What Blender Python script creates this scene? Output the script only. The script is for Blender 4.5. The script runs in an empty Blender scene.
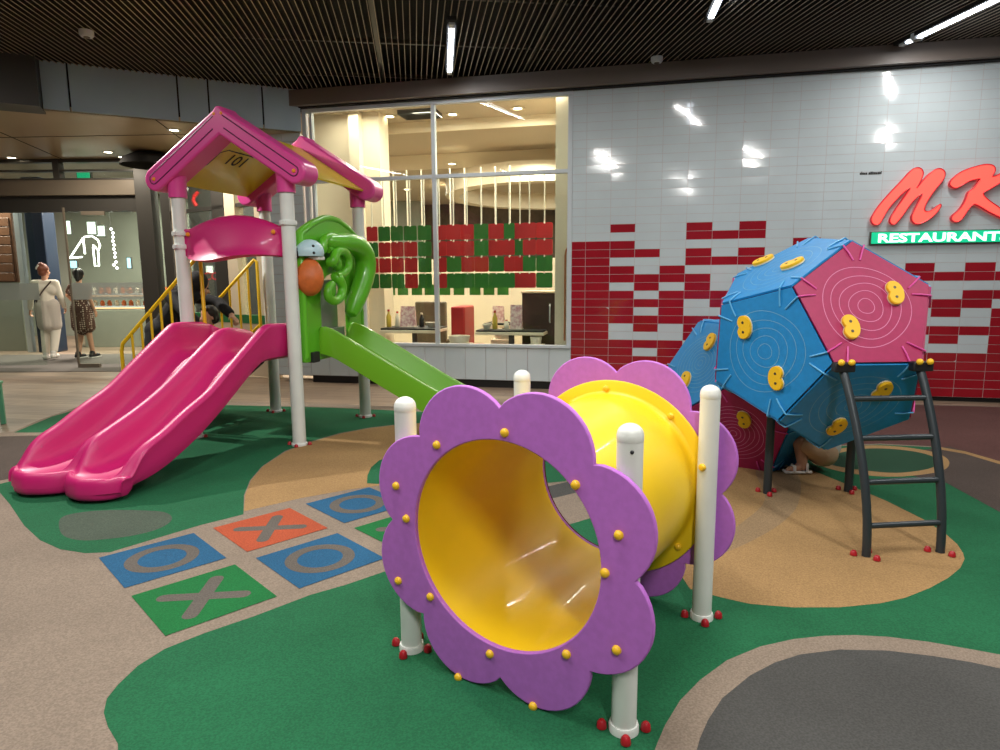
import bpy, bmesh, math, random
from mathutils import Vector, Matrix
random.seed(7)
C = bpy.context.scene.collection
R = math.radians
sin, cos, pi = math.sin, math.cos, math.pi

# ------------------------------------------------------------------ materials
def s2l(c):
    c = c / 255.0
    return c / 12.92 if c <= 0.04045 else ((c + 0.055) / 1.055) ** 2.4
def lin(rgb):
    return (s2l(rgb[0]), s2l(rgb[1]), s2l(rgb[2]), 1)
def mat(name, rgb, rough=0.5, metal=0.0, var=0.0, vscale=8.0, bump=0.0, bscale=60.0, emit=0.0, coat=0.0, rgb2=None, spec=0.5, detail=4.0):
    m = bpy.data.materials.new(name)
    m.use_nodes = True
    nt = m.node_tree
    b = nt.nodes['Principled BSDF']
    b.inputs['Base Color'].default_value = lin(rgb)
    b.inputs['Roughness'].default_value = rough
    b.inputs['Metallic'].default_value = metal
    b.inputs['Specular IOR Level'].default_value = spec
    b.inputs['Coat Weight'].default_value = coat
    tc = nt.nodes.new('ShaderNodeTexCoord')
    if var > 0 or rgb2:
        n = nt.nodes.new('ShaderNodeTexNoise')
        n.inputs['Scale'].default_value = vscale
        n.inputs['Detail'].default_value = detail
        nt.links.new(tc.outputs['Object'], n.inputs['Vector'])
        r = nt.nodes.new('ShaderNodeValToRGB')
        c = lin(rgb)
        if rgb2:
            c2 = lin(rgb2)
        else:
            c2 = tuple(min(1, v * (1 + var)) for v in c[:3]) + (1,)
            c = tuple(v * (1 - var) for v in c[:3]) + (1,)
        r.color_ramp.elements[0].position = 0.35
        r.color_ramp.elements[1].position = 0.65
        r.color_ramp.elements[0].color = c
        r.color_ramp.elements[1].color = c2
        nt.links.new(n.outputs['Fac'], r.inputs['Fac'])
        nt.links.new(r.outputs['Color'], b.inputs['Base Color'])
    if bump > 0:
        n2 = nt.nodes.new('ShaderNodeTexNoise')
        n2.inputs['Scale'].default_value = bscale
        n2.inputs['Detail'].default_value = 3
        nt.links.new(tc.outputs['Object'], n2.inputs['Vector'])
        bp = nt.nodes.new('ShaderNodeBump')
        bp.inputs['Strength'].default_value = bump
        bp.inputs['Distance'].default_value = 0.01
        nt.links.new(n2.outputs['Fac'], bp.inputs['Height'])
        nt.links.new(bp.outputs['Normal'], b.inputs['Normal'])
    if emit > 0:
        b.inputs['Emission Color'].default_value = lin(rgb)
        b.inputs['Emission Strength'].default_value = emit
    return m
def glass_mat(name, tint=(0.9, 0.95, 0.93), refl=0.5):
    m = bpy.data.materials.new(name)
    m.use_nodes = True
    nt = m.node_tree
    nt.nodes.remove(nt.nodes['Principled BSDF'])
    out = nt.nodes['Material Output']
    t = nt.nodes.new('ShaderNodeBsdfTransparent')
    t.inputs['Color'].default_value = (*tint, 1)
    g = nt.nodes.new('ShaderNodeBsdfGlossy')
    g.inputs['Roughness'].default_value = 0.01
    f = nt.nodes.new('ShaderNodeFresnel')
    f.inputs['IOR'].default_value = 1.45
    k = nt.nodes.new('ShaderNodeMath')
    k.operation = 'MULTIPLY'
    k.inputs[1].default_value = refl
    nt.links.new(f.outputs[0], k.inputs[0])
    mx = nt.nodes.new('ShaderNodeMixShader')
    nt.links.new(k.outputs[0], mx.inputs[0])
    nt.links.new(t.outputs[0], mx.inputs[1])
    nt.links.new(g.outputs[0], mx.inputs[2])
    nt.links.new(mx.outputs[0], out.inputs['Surface'])
    return m
def frost_mat(name, rgb, cover):
    m = bpy.data.materials.new(name)
    m.use_nodes = True
    nt = m.node_tree
    b = nt.nodes['Principled BSDF']
    b.inputs['Base Color'].default_value = lin(rgb)
    b.inputs['Roughness'].default_value = 0.6
    b.inputs['Alpha'].default_value = cover
    return m
def plank_mat():
    m = mat('plank_tile', (150, 132, 116), 0.42)
    nt = m.node_tree
    b = nt.nodes['Principled BSDF']
    tc = nt.nodes.new('ShaderNodeTexCoord')
    mp = nt.nodes.new('ShaderNodeMapping')
    mp.inputs['Rotation'].default_value = (0, 0, R(12.5))
    nt.links.new(tc.outputs['Object'], mp.inputs['Vector'])
    br = nt.nodes.new('ShaderNodeTexBrick')
    br.inputs['Color1'].default_value = lin((168, 148, 128))
    br.inputs['Color2'].default_value = lin((142, 124, 108))
    br.inputs['Mortar'].default_value = lin((118, 104, 92))
    br.inputs['Scale'].default_value = 1.0
    br.inputs['Mortar Size'].default_value = 0.004
    br.inputs['Brick Width'].default_value = 1.1
    br.inputs['Row Height'].default_value = 0.2
    nt.links.new(mp.outputs[0], br.inputs['Vector'])
    mp2 = nt.nodes.new('ShaderNodeMapping')
    mp2.inputs['Rotation'].default_value = (0, 0, R(12.5))
    mp2.inputs['Scale'].default_value = (1.2, 14, 1)
    nt.links.new(tc.outputs['Object'], mp2.inputs['Vector'])
    n = nt.nodes.new('ShaderNodeTexNoise')
    n.inputs['Scale'].default_value = 1.6
    n.inputs['Detail'].default_value = 6
    nt.links.new(mp2.outputs[0], n.inputs['Vector'])
    rp = nt.nodes.new('ShaderNodeValToRGB')
    rp.color_ramp.elements[0].position = 0.3
    rp.color_ramp.elements[1].position = 0.7
    rp.color_ramp.elements[0].color = (0.62, 0.58, 0.55, 1)
    rp.color_ramp.elements[1].color = (1.1, 1.06, 1.0, 1)
    nt.links.new(n.outputs['Fac'], rp.inputs['Fac'])
    mx = nt.nodes.new('ShaderNodeMix')
    mx.data_type = 'RGBA'
    mx.blend_type = 'MULTIPLY'
    mx.inputs['Factor'].default_value = 1
    nt.links.new(br.outputs['Color'], mx.inputs['A'])
    nt.links.new(rp.outputs['Color'], mx.inputs['B'])
    nt.links.new(mx.outputs['Result'], b.inputs['Base Color'])
    return m
def rubber(name, rgb, var=0.16):
    m = mat(name, rgb, 0.93, var=var, vscale=130, bump=0.35, bscale=170, spec=0.22, detail=2)
    # broad wear patches
    nt = m.node_tree
    b = nt.nodes['Principled BSDF']
    src = b.inputs['Base Color'].links[0].from_socket
    tc = [n for n in nt.nodes if n.type == 'TEX_COORD'][0]
    n = nt.nodes.new('ShaderNodeTexNoise')
    n.inputs['Scale'].default_value = 1.7
    n.inputs['Detail'].default_value = 3
    nt.links.new(tc.outputs['Object'], n.inputs['Vector'])
    rp = nt.nodes.new('ShaderNodeValToRGB')
    rp.color_ramp.elements[0].position = 0.3
    rp.color_ramp.elements[1].position = 0.7
    rp.color_ramp.elements[0].color = (0.86, 0.86, 0.86, 1)
    rp.color_ramp.elements[1].color = (1.08, 1.08, 1.08, 1)
    nt.links.new(n.outputs['Fac'], rp.inputs['Fac'])
    mx = nt.nodes.new('ShaderNodeMix')
    mx.data_type = 'RGBA'
    mx.blend_type = 'MULTIPLY'
    mx.inputs['Factor'].default_value = 1
    nt.links.new(src, mx.inputs['A'])
    nt.links.new(rp.outputs['Color'], mx.inputs['B'])
    nt.links.new(mx.outputs['Result'], b.inputs['Base Color'])
    return m
def dots_mat(name, rgb, rgb2, scale):
    m = mat(name, rgb, 0.85)
    nt = m.node_tree
    b = nt.nodes['Principled BSDF']
    tc = nt.nodes.new('ShaderNodeTexCoord')
    v = nt.nodes.new('ShaderNodeTexVoronoi')
    v.inputs['Scale'].default_value = scale
    v.inputs['Randomness'].default_value = 0.25
    nt.links.new(tc.outputs['Object'], v.inputs['Vector'])
    rp = nt.nodes.new('ShaderNodeValToRGB')
    rp.color_ramp.interpolation = 'CONSTANT'
    rp.color_ramp.elements[0].color = lin(rgb2)
    rp.color_ramp.elements[1].position = 0.32
    rp.color_ramp.elements[1].color = lin(rgb)
    nt.links.new(v.outputs['Distance'], rp.inputs['Fac'])
    nt.links.new(rp.outputs['Color'], b.inputs['Base Color'])
    return m

# ------------------------------------------------------------------ mesh builder
class MB:
    def __init__(self):
        self.v = []; self.f = []; self.m = []; self.mi = 0
    def add(self, vs, fs):
        o = len(self.v)
        self.v += [Vector(p) for p in vs]
        for f in fs:
            self.f.append([i + o for i in f]); self.m.append(self.mi)
        return self
    def box(self, c, s, rot=None):
        x, y, z = s[0] / 2, s[1] / 2, s[2] / 2
        vs = [Vector((a * x, b * y, d * z)) for a in (-1, 1) for b in (-1, 1) for d in (-1, 1)]
        if rot is not None:
            vs = [rot @ p for p in vs]
        c = Vector(c)
        return self.add([p + c for p in vs], [(0, 1, 3, 2), (4, 6, 7, 5), (0, 4, 5, 1), (2, 3, 7, 6), (0, 2, 6, 4), (1, 5, 7, 3)])
    def rings(self, rs, cap=True, closed=False):
        n = len(rs[0]); vs = [p for r in rs for p in r]; fs = []
        k = len(rs)
        for i in range(k if closed else k - 1):
            a = i * n; b = ((i + 1) % k) * n
            for j in range(n):
                fs.append((a + j, a + (j + 1) % n, b + (j + 1) % n, b + j))
        if cap and not closed:
            fs.append(tuple(range(n))[::-1]); fs.append(tuple((k - 1) * n + j for j in range(n)))
        return self.add(vs, fs)
    def tube(self, path, r, n=12, closed=False, cap=True):
        P = [Vector(p) for p in path]
        k = len(P)
        rr = r if isinstance(r, (list, tuple)) else [r] * k
        T = []
        for i in range(k):
            if closed:
                d = P[(i + 1) % k] - P[i - 1]
            else:
                d = P[min(i + 1, k - 1)] - P[max(i - 1, 0)]
            T.append(d.normalized())
        up = Vector((0, 0, 1)) if abs(T[0].z) < 0.9 else Vector((1, 0, 0))
        X = T[0].cross(up).normalized(); rs = []
        for i in range(k):
            X = (X - T[i] * X.dot(T[i])).normalized()
            Y = T[i].cross(X)
            rs.append([P[i] + (X * cos(2 * pi * j / n) + Y * sin(2 * pi * j / n)) * rr[i] for j in range(n)])
        return self.rings(rs, cap, closed)
    def cyl(self, p0, p1, r0, r1=None, n=20):
        return self.tube([p0, p1], [r0, r0 if r1 is None else r1], n)
    def lathe(self, prof, c=(0, 0, 0), axis=(0, 0, 1), n=32, closed=False):
        A = Vector(axis).normalized()
        up = Vector((0, 0, 1)) if abs(A.z) < 0.9 else Vector((1, 0, 0))
        X = A.cross(up).normalized(); Y = A.cross(X); c = Vector(c)
        rs = [[c + A * t + (X * cos(2 * pi * j / n) + Y * sin(2 * pi * j / n)) * max(r, 1e-4) for j in range(n)] for r, t in prof]
        return self.rings(rs, not closed, closed)
    def sphere(self, c, r, s=(1, 1, 1), n=16, m=10, rot=None):
        c = Vector(c); vs = [Vector((0, 0, 1))]
        for i in range(1, m):
            a = pi * i / m
            for j in range(n):
                vs.append(Vector((sin(a) * cos(2 * pi * j / n), sin(a) * sin(2 * pi * j / n), cos(a))))
        vs.append(Vector((0, 0, -1))); fs = []
        for j in range(n):
            fs.append((0, 1 + j, 1 + (j + 1) % n))
            b = 1 + (m - 2) * n
            fs.append((len(vs) - 1, b + (j + 1) % n, b + j))
        for i in range(m - 2):
            for j in range(n):
                a = 1 + i * n; b = a + n
                fs.append((a + j, b + j, b + (j + 1) % n, a + (j + 1) % n))
        o = []
        for p in vs:
            p = Vector((p.x * s[0], p.y * s[1], p.z * s[2])) * r
            if rot is not None:
                p = rot @ p
            o.append(p + c)
        return self.add(o, fs)
    def capsule(self, p0, p1, r0, r1=None):
        r1 = r0 if r1 is None else r1
        p0 = Vector(p0); p1 = Vector(p1)
        d = p1 - p0
        if d.length < 1e-5:
            return self.sphere(p0, max(r0, r1))
        prof = []
        L = d.length
        for i in range(7):
            a = pi / 2 * i / 6
            prof.append((r0 * sin(a), -r0 * cos(a)))
        for i in range(7):
            a = pi / 2 * i / 6
            prof.append((r1 * cos(a), L + r1 * sin(a)))
        return self.lathe(prof, p0, d, 14)
    def poly(self, pts):
        return self.add(pts, [tuple(range(len(pts)))])
    def prism(self, pts, d):
        """pts: 3-D outline, d: extrusion vector"""
        n = len(pts); P = [Vector(p) for p in pts]; d = Vector(d)
        fs = [tuple(range(n)), tuple(range(2 * n - 1, n - 1, -1))]
        fs += [(i, i + n, (i + 1) % n + n, (i + 1) % n) for i in range(n)]
        return self.add(P + [p + d for p in P], fs)
    def ringprism(self, outer, inner, d):
        """closed plate with a hole; outer and inner have the same count and run in step"""
        n = len(outer); d = Vector(d)
        O = [Vector(p) for p in outer]; I = [Vector(p) for p in inner]
        vs = O + I + [p + d for p in O] + [p + d for p in I]; fs = []
        for i in range(n):
            j = (i + 1) % n
            fs += [(i, j, n + j, n + i), (2 * n + i, 3 * n + i, 3 * n + j, 2 * n + j), (i, 2 * n + i, 2 * n + j, j), (n + i, n + j, 3 * n + j, 3 * n + i)]
        return self.add(vs, fs)
    def build(self, name, mats, parent=None, bevel=0, smooth=40, loc=None, rotz=0, world=False, recalc=True, seg=2):
        me = bpy.data.meshes.new(name)
        off = Vector((0, 0, 0))
        vs = self.v
        if world and parent is not None:
            inv = parent_world(parent).inverted()
            vs = [inv @ p for p in vs]
        me.from_pydata([tuple(p) for p in vs], [], self.f)
        if not isinstance(mats, (list, tuple)):
            mats = [mats]
        for m in mats:
            me.materials.append(m)
        for p, i in zip(me.polygons, self.m):
            p.material_index = min(i, len(mats) - 1)
        if recalc:
            bm = bmesh.new(); bm.from_mesh(me)
            bmesh.ops.recalc_face_normals(bm, faces=bm.faces)
            bm.to_mesh(me); bm.free()
        me.update()
        if smooth:
            me.polygons.foreach_set('use_smooth', [True] * len(me.polygons))
            me.set_sharp_from_angle(angle=R(smooth))
        o = bpy.data.objects.new(name, me)
        C.objects.link(o)
        if parent is not None:
            o.parent = parent
        if loc is not None:
            o.location = loc
        o.rotation_euler = (0, 0, rotz)
        if bevel:
            b = o.modifiers.new('edge', 'BEVEL')
            b.width = bevel; b.segments = seg; b.limit_method = 'ANGLE'; b.angle_limit = R(35)
        return o
def parent_world(o):
    m = Matrix.Translation(o.location) @ o.rotation_euler.to_matrix().to_4x4()
    return parent_world(o.parent) @ m if o.parent else m
def thing(name, label, cat, loc=(0, 0, 0), rotz=0, group=None):
    o = bpy.data.objects.new(name, None)
    o.empty_display_size = 0.1
    C.objects.link(o)
    o.location = loc; o.rotation_euler = (0, 0, rotz)
    return tag(o, label, cat, group)
def tag(o, label, cat, group=None):
    o['label'] = label; o['category'] = cat
    if group: o['group'] = group
    return o
def struct(o, label=None):
    o['kind'] = 'structure'
    if label: o['label'] = label
    return o
def lab(o, label):
    o['label'] = label
    return o
def spline(pts, closed=True, k=6):
    P = [Vector((p[0], p[1], p[2] if len(p) > 2 else 0)) for p in pts]
    n = len(P); out = []
    for i in range(n if closed else n - 1):
        if closed:
            a, b, c, d = P[i - 1], P[i], P[(i + 1) % n], P[(i + 2) % n]
        else:
            a, b, c, d = P[max(i - 1, 0)], P[i], P[i + 1], P[min(i + 2, n - 1)]
        for j in range(k):
            t = j / k
            out.append(0.5 * ((2 * b) + (c - a) * t + (2 * a - 5 * b + 4 * c - d) * t * t + (3 * b - a - 3 * c + d) * t ** 3))
    if not closed:
        out.append(P[-1])
    return out
def lerp_table(tab, x):
    if x <= tab[0][0]: return tab[0][1]
    for (a, b), (c, d) in zip(tab, tab[1:]):
        if x <= c:
            t = (x - a) / (c - a)
            return b + (d - b) * t
    return tab[-1][1]
def smooth_table(tab, x, w=0.07):
    return sum(lerp_table(tab, x + w * k / 3) for k in range(-3, 4)) / 7
def text_mesh(s, size, depth, name, bold=0.0, sx=1.0):
    cu = bpy.data.curves.new(name, 'FONT')
    cu.body = s; cu.size = size; cu.extrude = depth / 2; cu.offset = bold
    cu.align_x = 'LEFT'; cu.resolution_u = 3
    o = bpy.data.objects.new(name, cu)
    C.objects.link(o)
    dg = bpy.context.evaluated_depsgraph_get()
    me = bpy.data.meshes.new_from_object(o.evaluated_get(dg))
    bpy.data.objects.remove(o); bpy.data.curves.remove(cu)
    for v in me.vertices:
        v.co.x *= sx
    return me
def remeshed(mb, name, m, parent, vox, loc=None, sm=6, smooth_angle=80):
    """one continuous skin over overlapping limbs"""
    me = bpy.data.meshes.new(name)
    me.from_pydata([tuple(p) for p in mb.v], [], mb.f)
    bm = bmesh.new(); bm.from_mesh(me)
    bmesh.ops.recalc_face_normals(bm, faces=bm.faces); bm.to_mesh(me); bm.free()
    o = bpy.data.objects.new(name, me)
    C.objects.link(o)
    r = o.modifiers.new('r', 'REMESH'); r.mode = 'VOXEL'; r.voxel_size = vox
    s = o.modifiers.new('s', 'SMOOTH'); s.iterations = sm; s.factor = 0.5
    dg = bpy.context.evaluated_depsgraph_get()
    me2 = bpy.data.meshes.new_from_object(o.evaluated_get(dg))
    bpy.data.objects.remove(o); bpy.data.meshes.remove(me)
    me2.name = name
    me2.materials.clear(); me2.materials.append(m)
    me2.polygons.foreach_set('use_smooth', [True] * len(me2.polygons))
    o = bpy.data.objects.new(name, me2)
    C.objects.link(o)
    o.parent = parent
    if loc: o.location = loc
    return o

# ------------------------------------------------------------------ shared materials
M = {}
M['steel_white'] = mat('white_painted_steel', (222, 226, 220), 0.38, var=0.04, vscale=5)
M['purple'] = mat('purple_board', (190, 112, 208), 0.55, var=0.05, vscale=40, bump=0.05, bscale=300)
M['yellow_plastic'] = mat('yellow_plastic', (250, 208, 26), 0.42, var=0.03, vscale=3, coat=0.12)
M['bolt_yellow'] = mat('yellow_cap', (246, 196, 44), 0.35)
M['bolt_red'] = mat('red_cap', (170, 24, 36), 0.4)
M['bolt_orange'] = mat('orange_cap', (240, 150, 40), 0.4)
M['magenta'] = mat('magenta_plastic', (200, 30, 110), 0.42, var=0.03, vscale=2, coat=0.06)
M['roof_pink'] = mat('pink_roof_plastic', (222, 74, 152), 0.32, coat=0.2)
M['groove'] = mat('dark_groove', (90, 20, 70), 0.6)
M['roof_yellow'] = mat('yellow_roof_plastic', (214, 190, 30), 0.3, var=0.04, vscale=2, coat=0.2)
M['ink'] = mat('black_print', (26, 22, 18), 0.5)
M['green_plastic'] = mat('green_plastic', (98, 184, 40), 0.28, var=0.04, vscale=2, coat=0.3)
M['green_slide'] = mat('olive_green_plastic', (112, 176, 36), 0.3, coat=0.25)
M['orange_plastic'] = mat('orange_plastic', (206, 106, 46), 0.5, var=0.12, vscale=14)
M['pale_blue'] = mat('pale_blue_plastic', (186, 216, 224), 0.35)
M['yellow_paint'] = mat('yellow_painted_tube', (236, 190, 24), 0.35)
M['deck'] = mat('dark_deck_metal', (34, 34, 36), 0.5)
M['grey_plate'] = mat('grey_plate', (150, 150, 146), 0.4, metal=0.5)
M['blue_board'] = mat('blue_board', (24, 132, 196), 0.5, var=0.05, vscale=30, bump=0.04, bscale=300)
M['pink_board'] = mat('pink_board', (164, 28, 84), 0.5, var=0.05, vscale=30, bump=0.04, bscale=300)
M['blue_line'] = mat('pale_blue_core', (104, 160, 196), 0.6)
M['pink_line'] = mat('pale_pink_core', (212, 128, 168), 0.6)
M['blue_rod'] = mat('light_blue_rod', (90, 170, 216), 0.4)
M['pink_rod'] = mat('pink_rod', (214, 80, 158), 0.4)
M['hold'] = mat('yellow_hold_plastic', (240, 190, 24), 0.5)
M['hold_edge'] = mat('pale_hold_core', (240, 228, 190), 0.5)
M['bolt_grey'] = mat('grey_bolt', (96, 88, 70), 0.4, metal=0.6)
M['dark_steel'] = mat('dark_grey_steel', (50, 58, 62), 0.36, metal=0.2)
M['clip'] = mat('black_clip', (24, 24, 26), 0.5)
M['red_tile'] = mat('red_glazed_tile', (158, 24, 38), 0.12, var=0.1, vscale=2.2, coat=0.3)
M['white_tile'] = mat('white_glazed_tile', (200, 211, 214), 0.1, var=0.03, vscale=2.2, coat=0.3)
M['grout'] = mat('pale_grout', (192, 184, 184), 0.8)
M['white_frame'] = mat('white_window_frame', (198, 206, 210), 0.4)
M['skirting'] = mat('black_skirting', (20, 18, 18), 0.45)
M['beam'] = mat('brown_metal_beam', (112, 102, 94), 0.45)
M['slat_lit'] = mat('ceiling_slat_lit_edge', (168, 156, 138), 0.6)
M['black'] = mat('black_void', (10, 10, 11), 0.8)
M['charcoal'] = mat('charcoal_frame', (74, 72, 68), 0.4, metal=0.3)
M['bronze'] = mat('bronze_header', (128, 118, 104), 0.4, metal=0.2)
M['bluegrey'] = mat('blue_grey_panel', (154, 176, 190), 0.45, var=0.04, vscale=2)
M['soffit'] = mat('bronze_soffit', (182, 160, 126), 0.3, metal=0.15)
M['glass'] = glass_mat('window_glass')
M['door_glass'] = glass_mat('door_glass', (0.9, 0.95, 0.92), 0.5)
M['frost'] = frost_mat('frosted_band', (176, 184, 180), 0.55)
M['cream'] = mat('cream_wall', (236, 222, 196), 0.7)
M['cream_ceiling'] = mat('cream_ceiling', (206, 188, 158), 0.7)
M['tan_ceiling'] = mat('tan_ceiling', (192, 176, 152), 0.7)
M['lamp_warm'] = mat('warm_lamp', (255, 236, 200), 0.5, emit=14)
M['lamp_white'] = mat('white_lamp', (236, 244, 255), 0.5, emit=16)
M['lamp_soft'] = mat('soft_cove', (255, 238, 206), 0.5, emit=1.6)
M['card_red'] = mat('red_card', (206, 44, 44), 0.4)
M['card_green'] = mat('green_card', (58, 128, 48), 0.4)
M['thread'] = mat('white_cord', (244, 236, 216), 0.6)
M['skin'] = mat('skin', (196, 148, 120), 0.55)
M['hair'] = mat('dark_hair', (24, 18, 16), 0.5)
M['hair_red'] = mat('auburn_hair', (120, 66, 44), 0.5)
M['eye'] = mat('dark_eye', (20, 16, 14), 0.3)
M['cream_cloth'] = mat('cream_cloth', (228, 220, 204), 0.9, bump=0.2, bscale=90)
M['grey_cloth'] = mat('light_grey_cloth', (200, 191, 180), 0.9, bump=0.2, bscale=90)
M['white_cloth'] = mat('white_cloth', (226, 226, 222), 0.9)
M['black_cloth'] = mat('black_cloth', (18, 17, 18), 0.85, bump=0.2, bscale=60)
M['tan_cloth'] = mat('tan_cloth', (206, 172, 138), 0.9)
M['dress'] = dots_mat('spotted_brown_cloth', (86, 58, 46), (206, 186, 166), 26)
M['black_shoe'] = mat('black_shoe', (22, 20, 22), 0.5)
M['white_shoe'] = mat('white_shoe', (226, 222, 214), 0.5)
M['strap'] = mat('dark_strap', (70, 52, 44), 0.6)
M['wood_panel'] = mat('walnut_panel', (104, 68, 44), 0.5, var=0.15, vscale=5)
M['navy'] = mat('navy_column', (34, 48, 66), 0.35)
M['shop_wall'] = mat('grey_green_shop_wall', (150, 154, 140), 0.6, var=0.05, vscale=1.5)
M['shop_dark'] = mat('dark_shop_wall', (84, 84, 80), 0.5)
M['neon_white'] = mat('white_neon', (246, 246, 236), 0.5, emit=5)
M['screen'] = mat('lit_screen', (150, 208, 226), 0.4, emit=2.2)
M['warm_glow'] = mat('warm_glow', (255, 196, 140), 0.5, emit=2.2)
M['exit_green'] = mat('green_lit_sign', (30, 150, 104), 0.4, emit=1.2)
M['sign_white'] = mat('white_lit_sign', (220, 235, 220), 0.4, emit=1.8)
M['grey_mat'] = mat('grey_door_mat', (98, 92, 86), 0.95, bump=0.3, bscale=200)
M['mint'] = mat('mint_metal', (96, 170, 132), 0.4)

# ------------------------------------------------------------------ camera
cam = bpy.data.objects.new('camera', bpy.data.cameras.new('camera'))
C.objects.link(cam)
cam.data.sensor_width = 36.0
cam.data.lens = 23.556751847999998
cam.data.clip_start = 0.05
rt, up_, fw = Vector([999.978, -0.975, -6.627]).normalized(), Vector([6.698, 145.584, 989.323]).normalized(), Vector([0.0, 989.345, -145.588]).normalized()
cam.matrix_world = Matrix(((rt.x, up_.x, -fw.x, 0), (rt.y, up_.y, -fw.y, 0), (rt.z, up_.z, -fw.z, 1.4), (0, 0, 0, 1)))
bpy.context.scene.camera = cam

# ------------------------------------------------------------------ floor
WALL0 = Vector((0, 8.36, 0)); WROT = R(-12.557)       # the tiled wall's own axes: x along it, y behind it
WM = Matrix.Translation(WALL0) @ Matrix.Rotation(WROT, 4, 'Z')
def W(x, y, z=0):
    return WM @ Vector((x, y, z))
b = MB(); b.box((0, 9, -0.06), (40, 34, 0.12))
floor = struct(b.build('floor', plank_mat(), smooth=0))
lay = [0]
def patch(name, pts, m, label, closed_spline=False, k=5, hole=None):
    """a flat inlay of coloured rubber, 2 mm proud of what lies under it"""
    lay[0] += 1
    z = 0.004 + 0.00012 * lay[0]
    P = [Vector((p[0], p[1], 0)) for p in pts]
    if closed_spline:
        P = spline(P, True, k)
    bm = bmesh.new()
    f = bm.faces.new([bm.verts.new((p.x, p.y, z)) for p in P])
    bm.normal_update()
    if f.normal.z < 0:
        f.normal_flip()
    bmesh.ops.triangulate(bm, faces=bm.faces[:], ngon_method='EAR_CLIP')
    bmesh.ops.recalc_face_normals(bm, faces=bm.faces)
    for f in bm.faces:
        if f.normal.z < 0: f.normal_flip()
    me = bpy.data.meshes.new(name); bm.to_mesh(me); bm.free()
    me.materials.append(m)
    o = bpy.data.objects.new(name, me); C.objects.link(o); o.parent = floor
    o['kind'] = 'structure'; o['label'] = label
    return o
RB = rubber('beige_rubber', (137, 123, 109)); RG = rubber('green_rubber', (32, 98, 64)); RT_ = rubber('tan_rubber', (160, 128, 86))
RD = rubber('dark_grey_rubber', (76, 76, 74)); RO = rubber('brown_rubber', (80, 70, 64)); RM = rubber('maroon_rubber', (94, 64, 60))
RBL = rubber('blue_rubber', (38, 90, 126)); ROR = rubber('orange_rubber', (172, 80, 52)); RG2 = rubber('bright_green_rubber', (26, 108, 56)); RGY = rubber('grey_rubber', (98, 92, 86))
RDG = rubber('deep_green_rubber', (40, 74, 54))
base = [(-4.691, 5.995), (-4.597, 6.032), (-4.713, 6.566), (-4.775, 7.494), (-4.201, 7.729), (-3.147, 7.498), (-1.94, 7.333), (-0.882, 7.063), (-0.317, 6.722), (0.211, 6.862), (0.684, 7.361)] + [(1.3, 7.75), (3.0, 7.4), (6.5, 6.7), (9, 6), (9, -3), (-9, -3), (-9, 5.9)]
patch('rubber_base', base, RB, 'beige speckled rubber base of the play floor')
patch('rubber_patch', [(0.707, 7.36), (1.473, 6.767), (1.851, 5.926), (2.239, 5.5), (2.751, 5.316), (3.2, 5.37), (3.6, 5.261), (3.786, 4.809)] + [(5.4, 4.4), (8.5, 5.9), (6.5, 6.65), (3.0, 7.35), (1.35, 7.7)], RM, 'maroon rubber patch along the tiled wall')
patch('rubber_patch', [(-4.57, 5.835), (-4.318, 5.866), (-3.87, 5.853), (-3.391, 5.69), (-2.854, 4.753), (-3.242, 4.66), (-3.469, 4.567), (-3.562, 4.499)] + [(-6, 4.4), (-6, 5.9)], RO, 'brown rubber patch left of the pink slide')
patch('rubber_patch', [(-4.557, 5.991), (-4.606, 6.243), (-4.689, 6.712), (-4.661, 7.309), (-4.182, 7.473), (-3.059, 7.283), (-1.88, 7.097), (-0.855, 6.844), (-0.492, 6.529), (-0.687, 6.257), (-0.978, 6.243), (-1.243, 6.1), (-1.476, 5.883), (-1.663, 5.571), (-1.78, 5.256), (-1.809, 4.807), (-1.768, 4.459), (-1.686, 4.136), (-1.553, 3.784), (-1.737, 3.61), (-2.038, 3.239), (-2.161, 3.229), (-2.326, 3.282), (-2.517, 3.405), (-2.765, 3.628), (-3.115, 3.991), (-3.517, 4.384), (-3.413, 4.59), (-3.196, 4.761), (-3.238, 5.278), (-3.482, 5.692), (-3.946, 5.973)], RG, 'green rubber patch under the play house')
patch('rubber_patch', [(-1.57, 3.836), (-1.679, 4.135), (-1.761, 4.459), (-1.801, 4.807), (-1.766, 5.24), (-1.649, 5.553), (-1.462, 5.863), (-1.229, 6.079), (-0.965, 6.221), (-0.597, 6.344), (0.191, 6.23), (0.521, 5.582), (0.438, 4.676), (-0.197, 4.027), (-0.827, 4.327), (-1.015, 4.245), (-1.298, 4.069)], RT_, 'tan rubber patch between slide and tunnel')
patch('rubber_patch', [(-0.926, 4.373), (-0.96, 4.559), (-0.973, 4.761), (-0.948, 4.951), (-0.881, 5.065), (-0.326, 5.111), (0.314, 5.065), (0.504, 4.888), (0.453, 4.388), (0.27, 4.347), (-0.412, 4.275)], RG, 'green rubber patch hidden behind the tunnel')
patch('rubber_patch', [(-2.618, 3.721), (-2.593, 3.821), (-2.44, 3.87), (-2.222, 3.865), (-2.049, 3.827), (-1.947, 3.709), (-1.946, 3.568), (-2.033, 3.467), (-2.167, 3.413), (-2.297, 3.401), (-2.452, 3.488)], rubber('worn_rubber', (76, 88, 76)), 'worn grey oval in the green patch before the slide', True)
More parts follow.
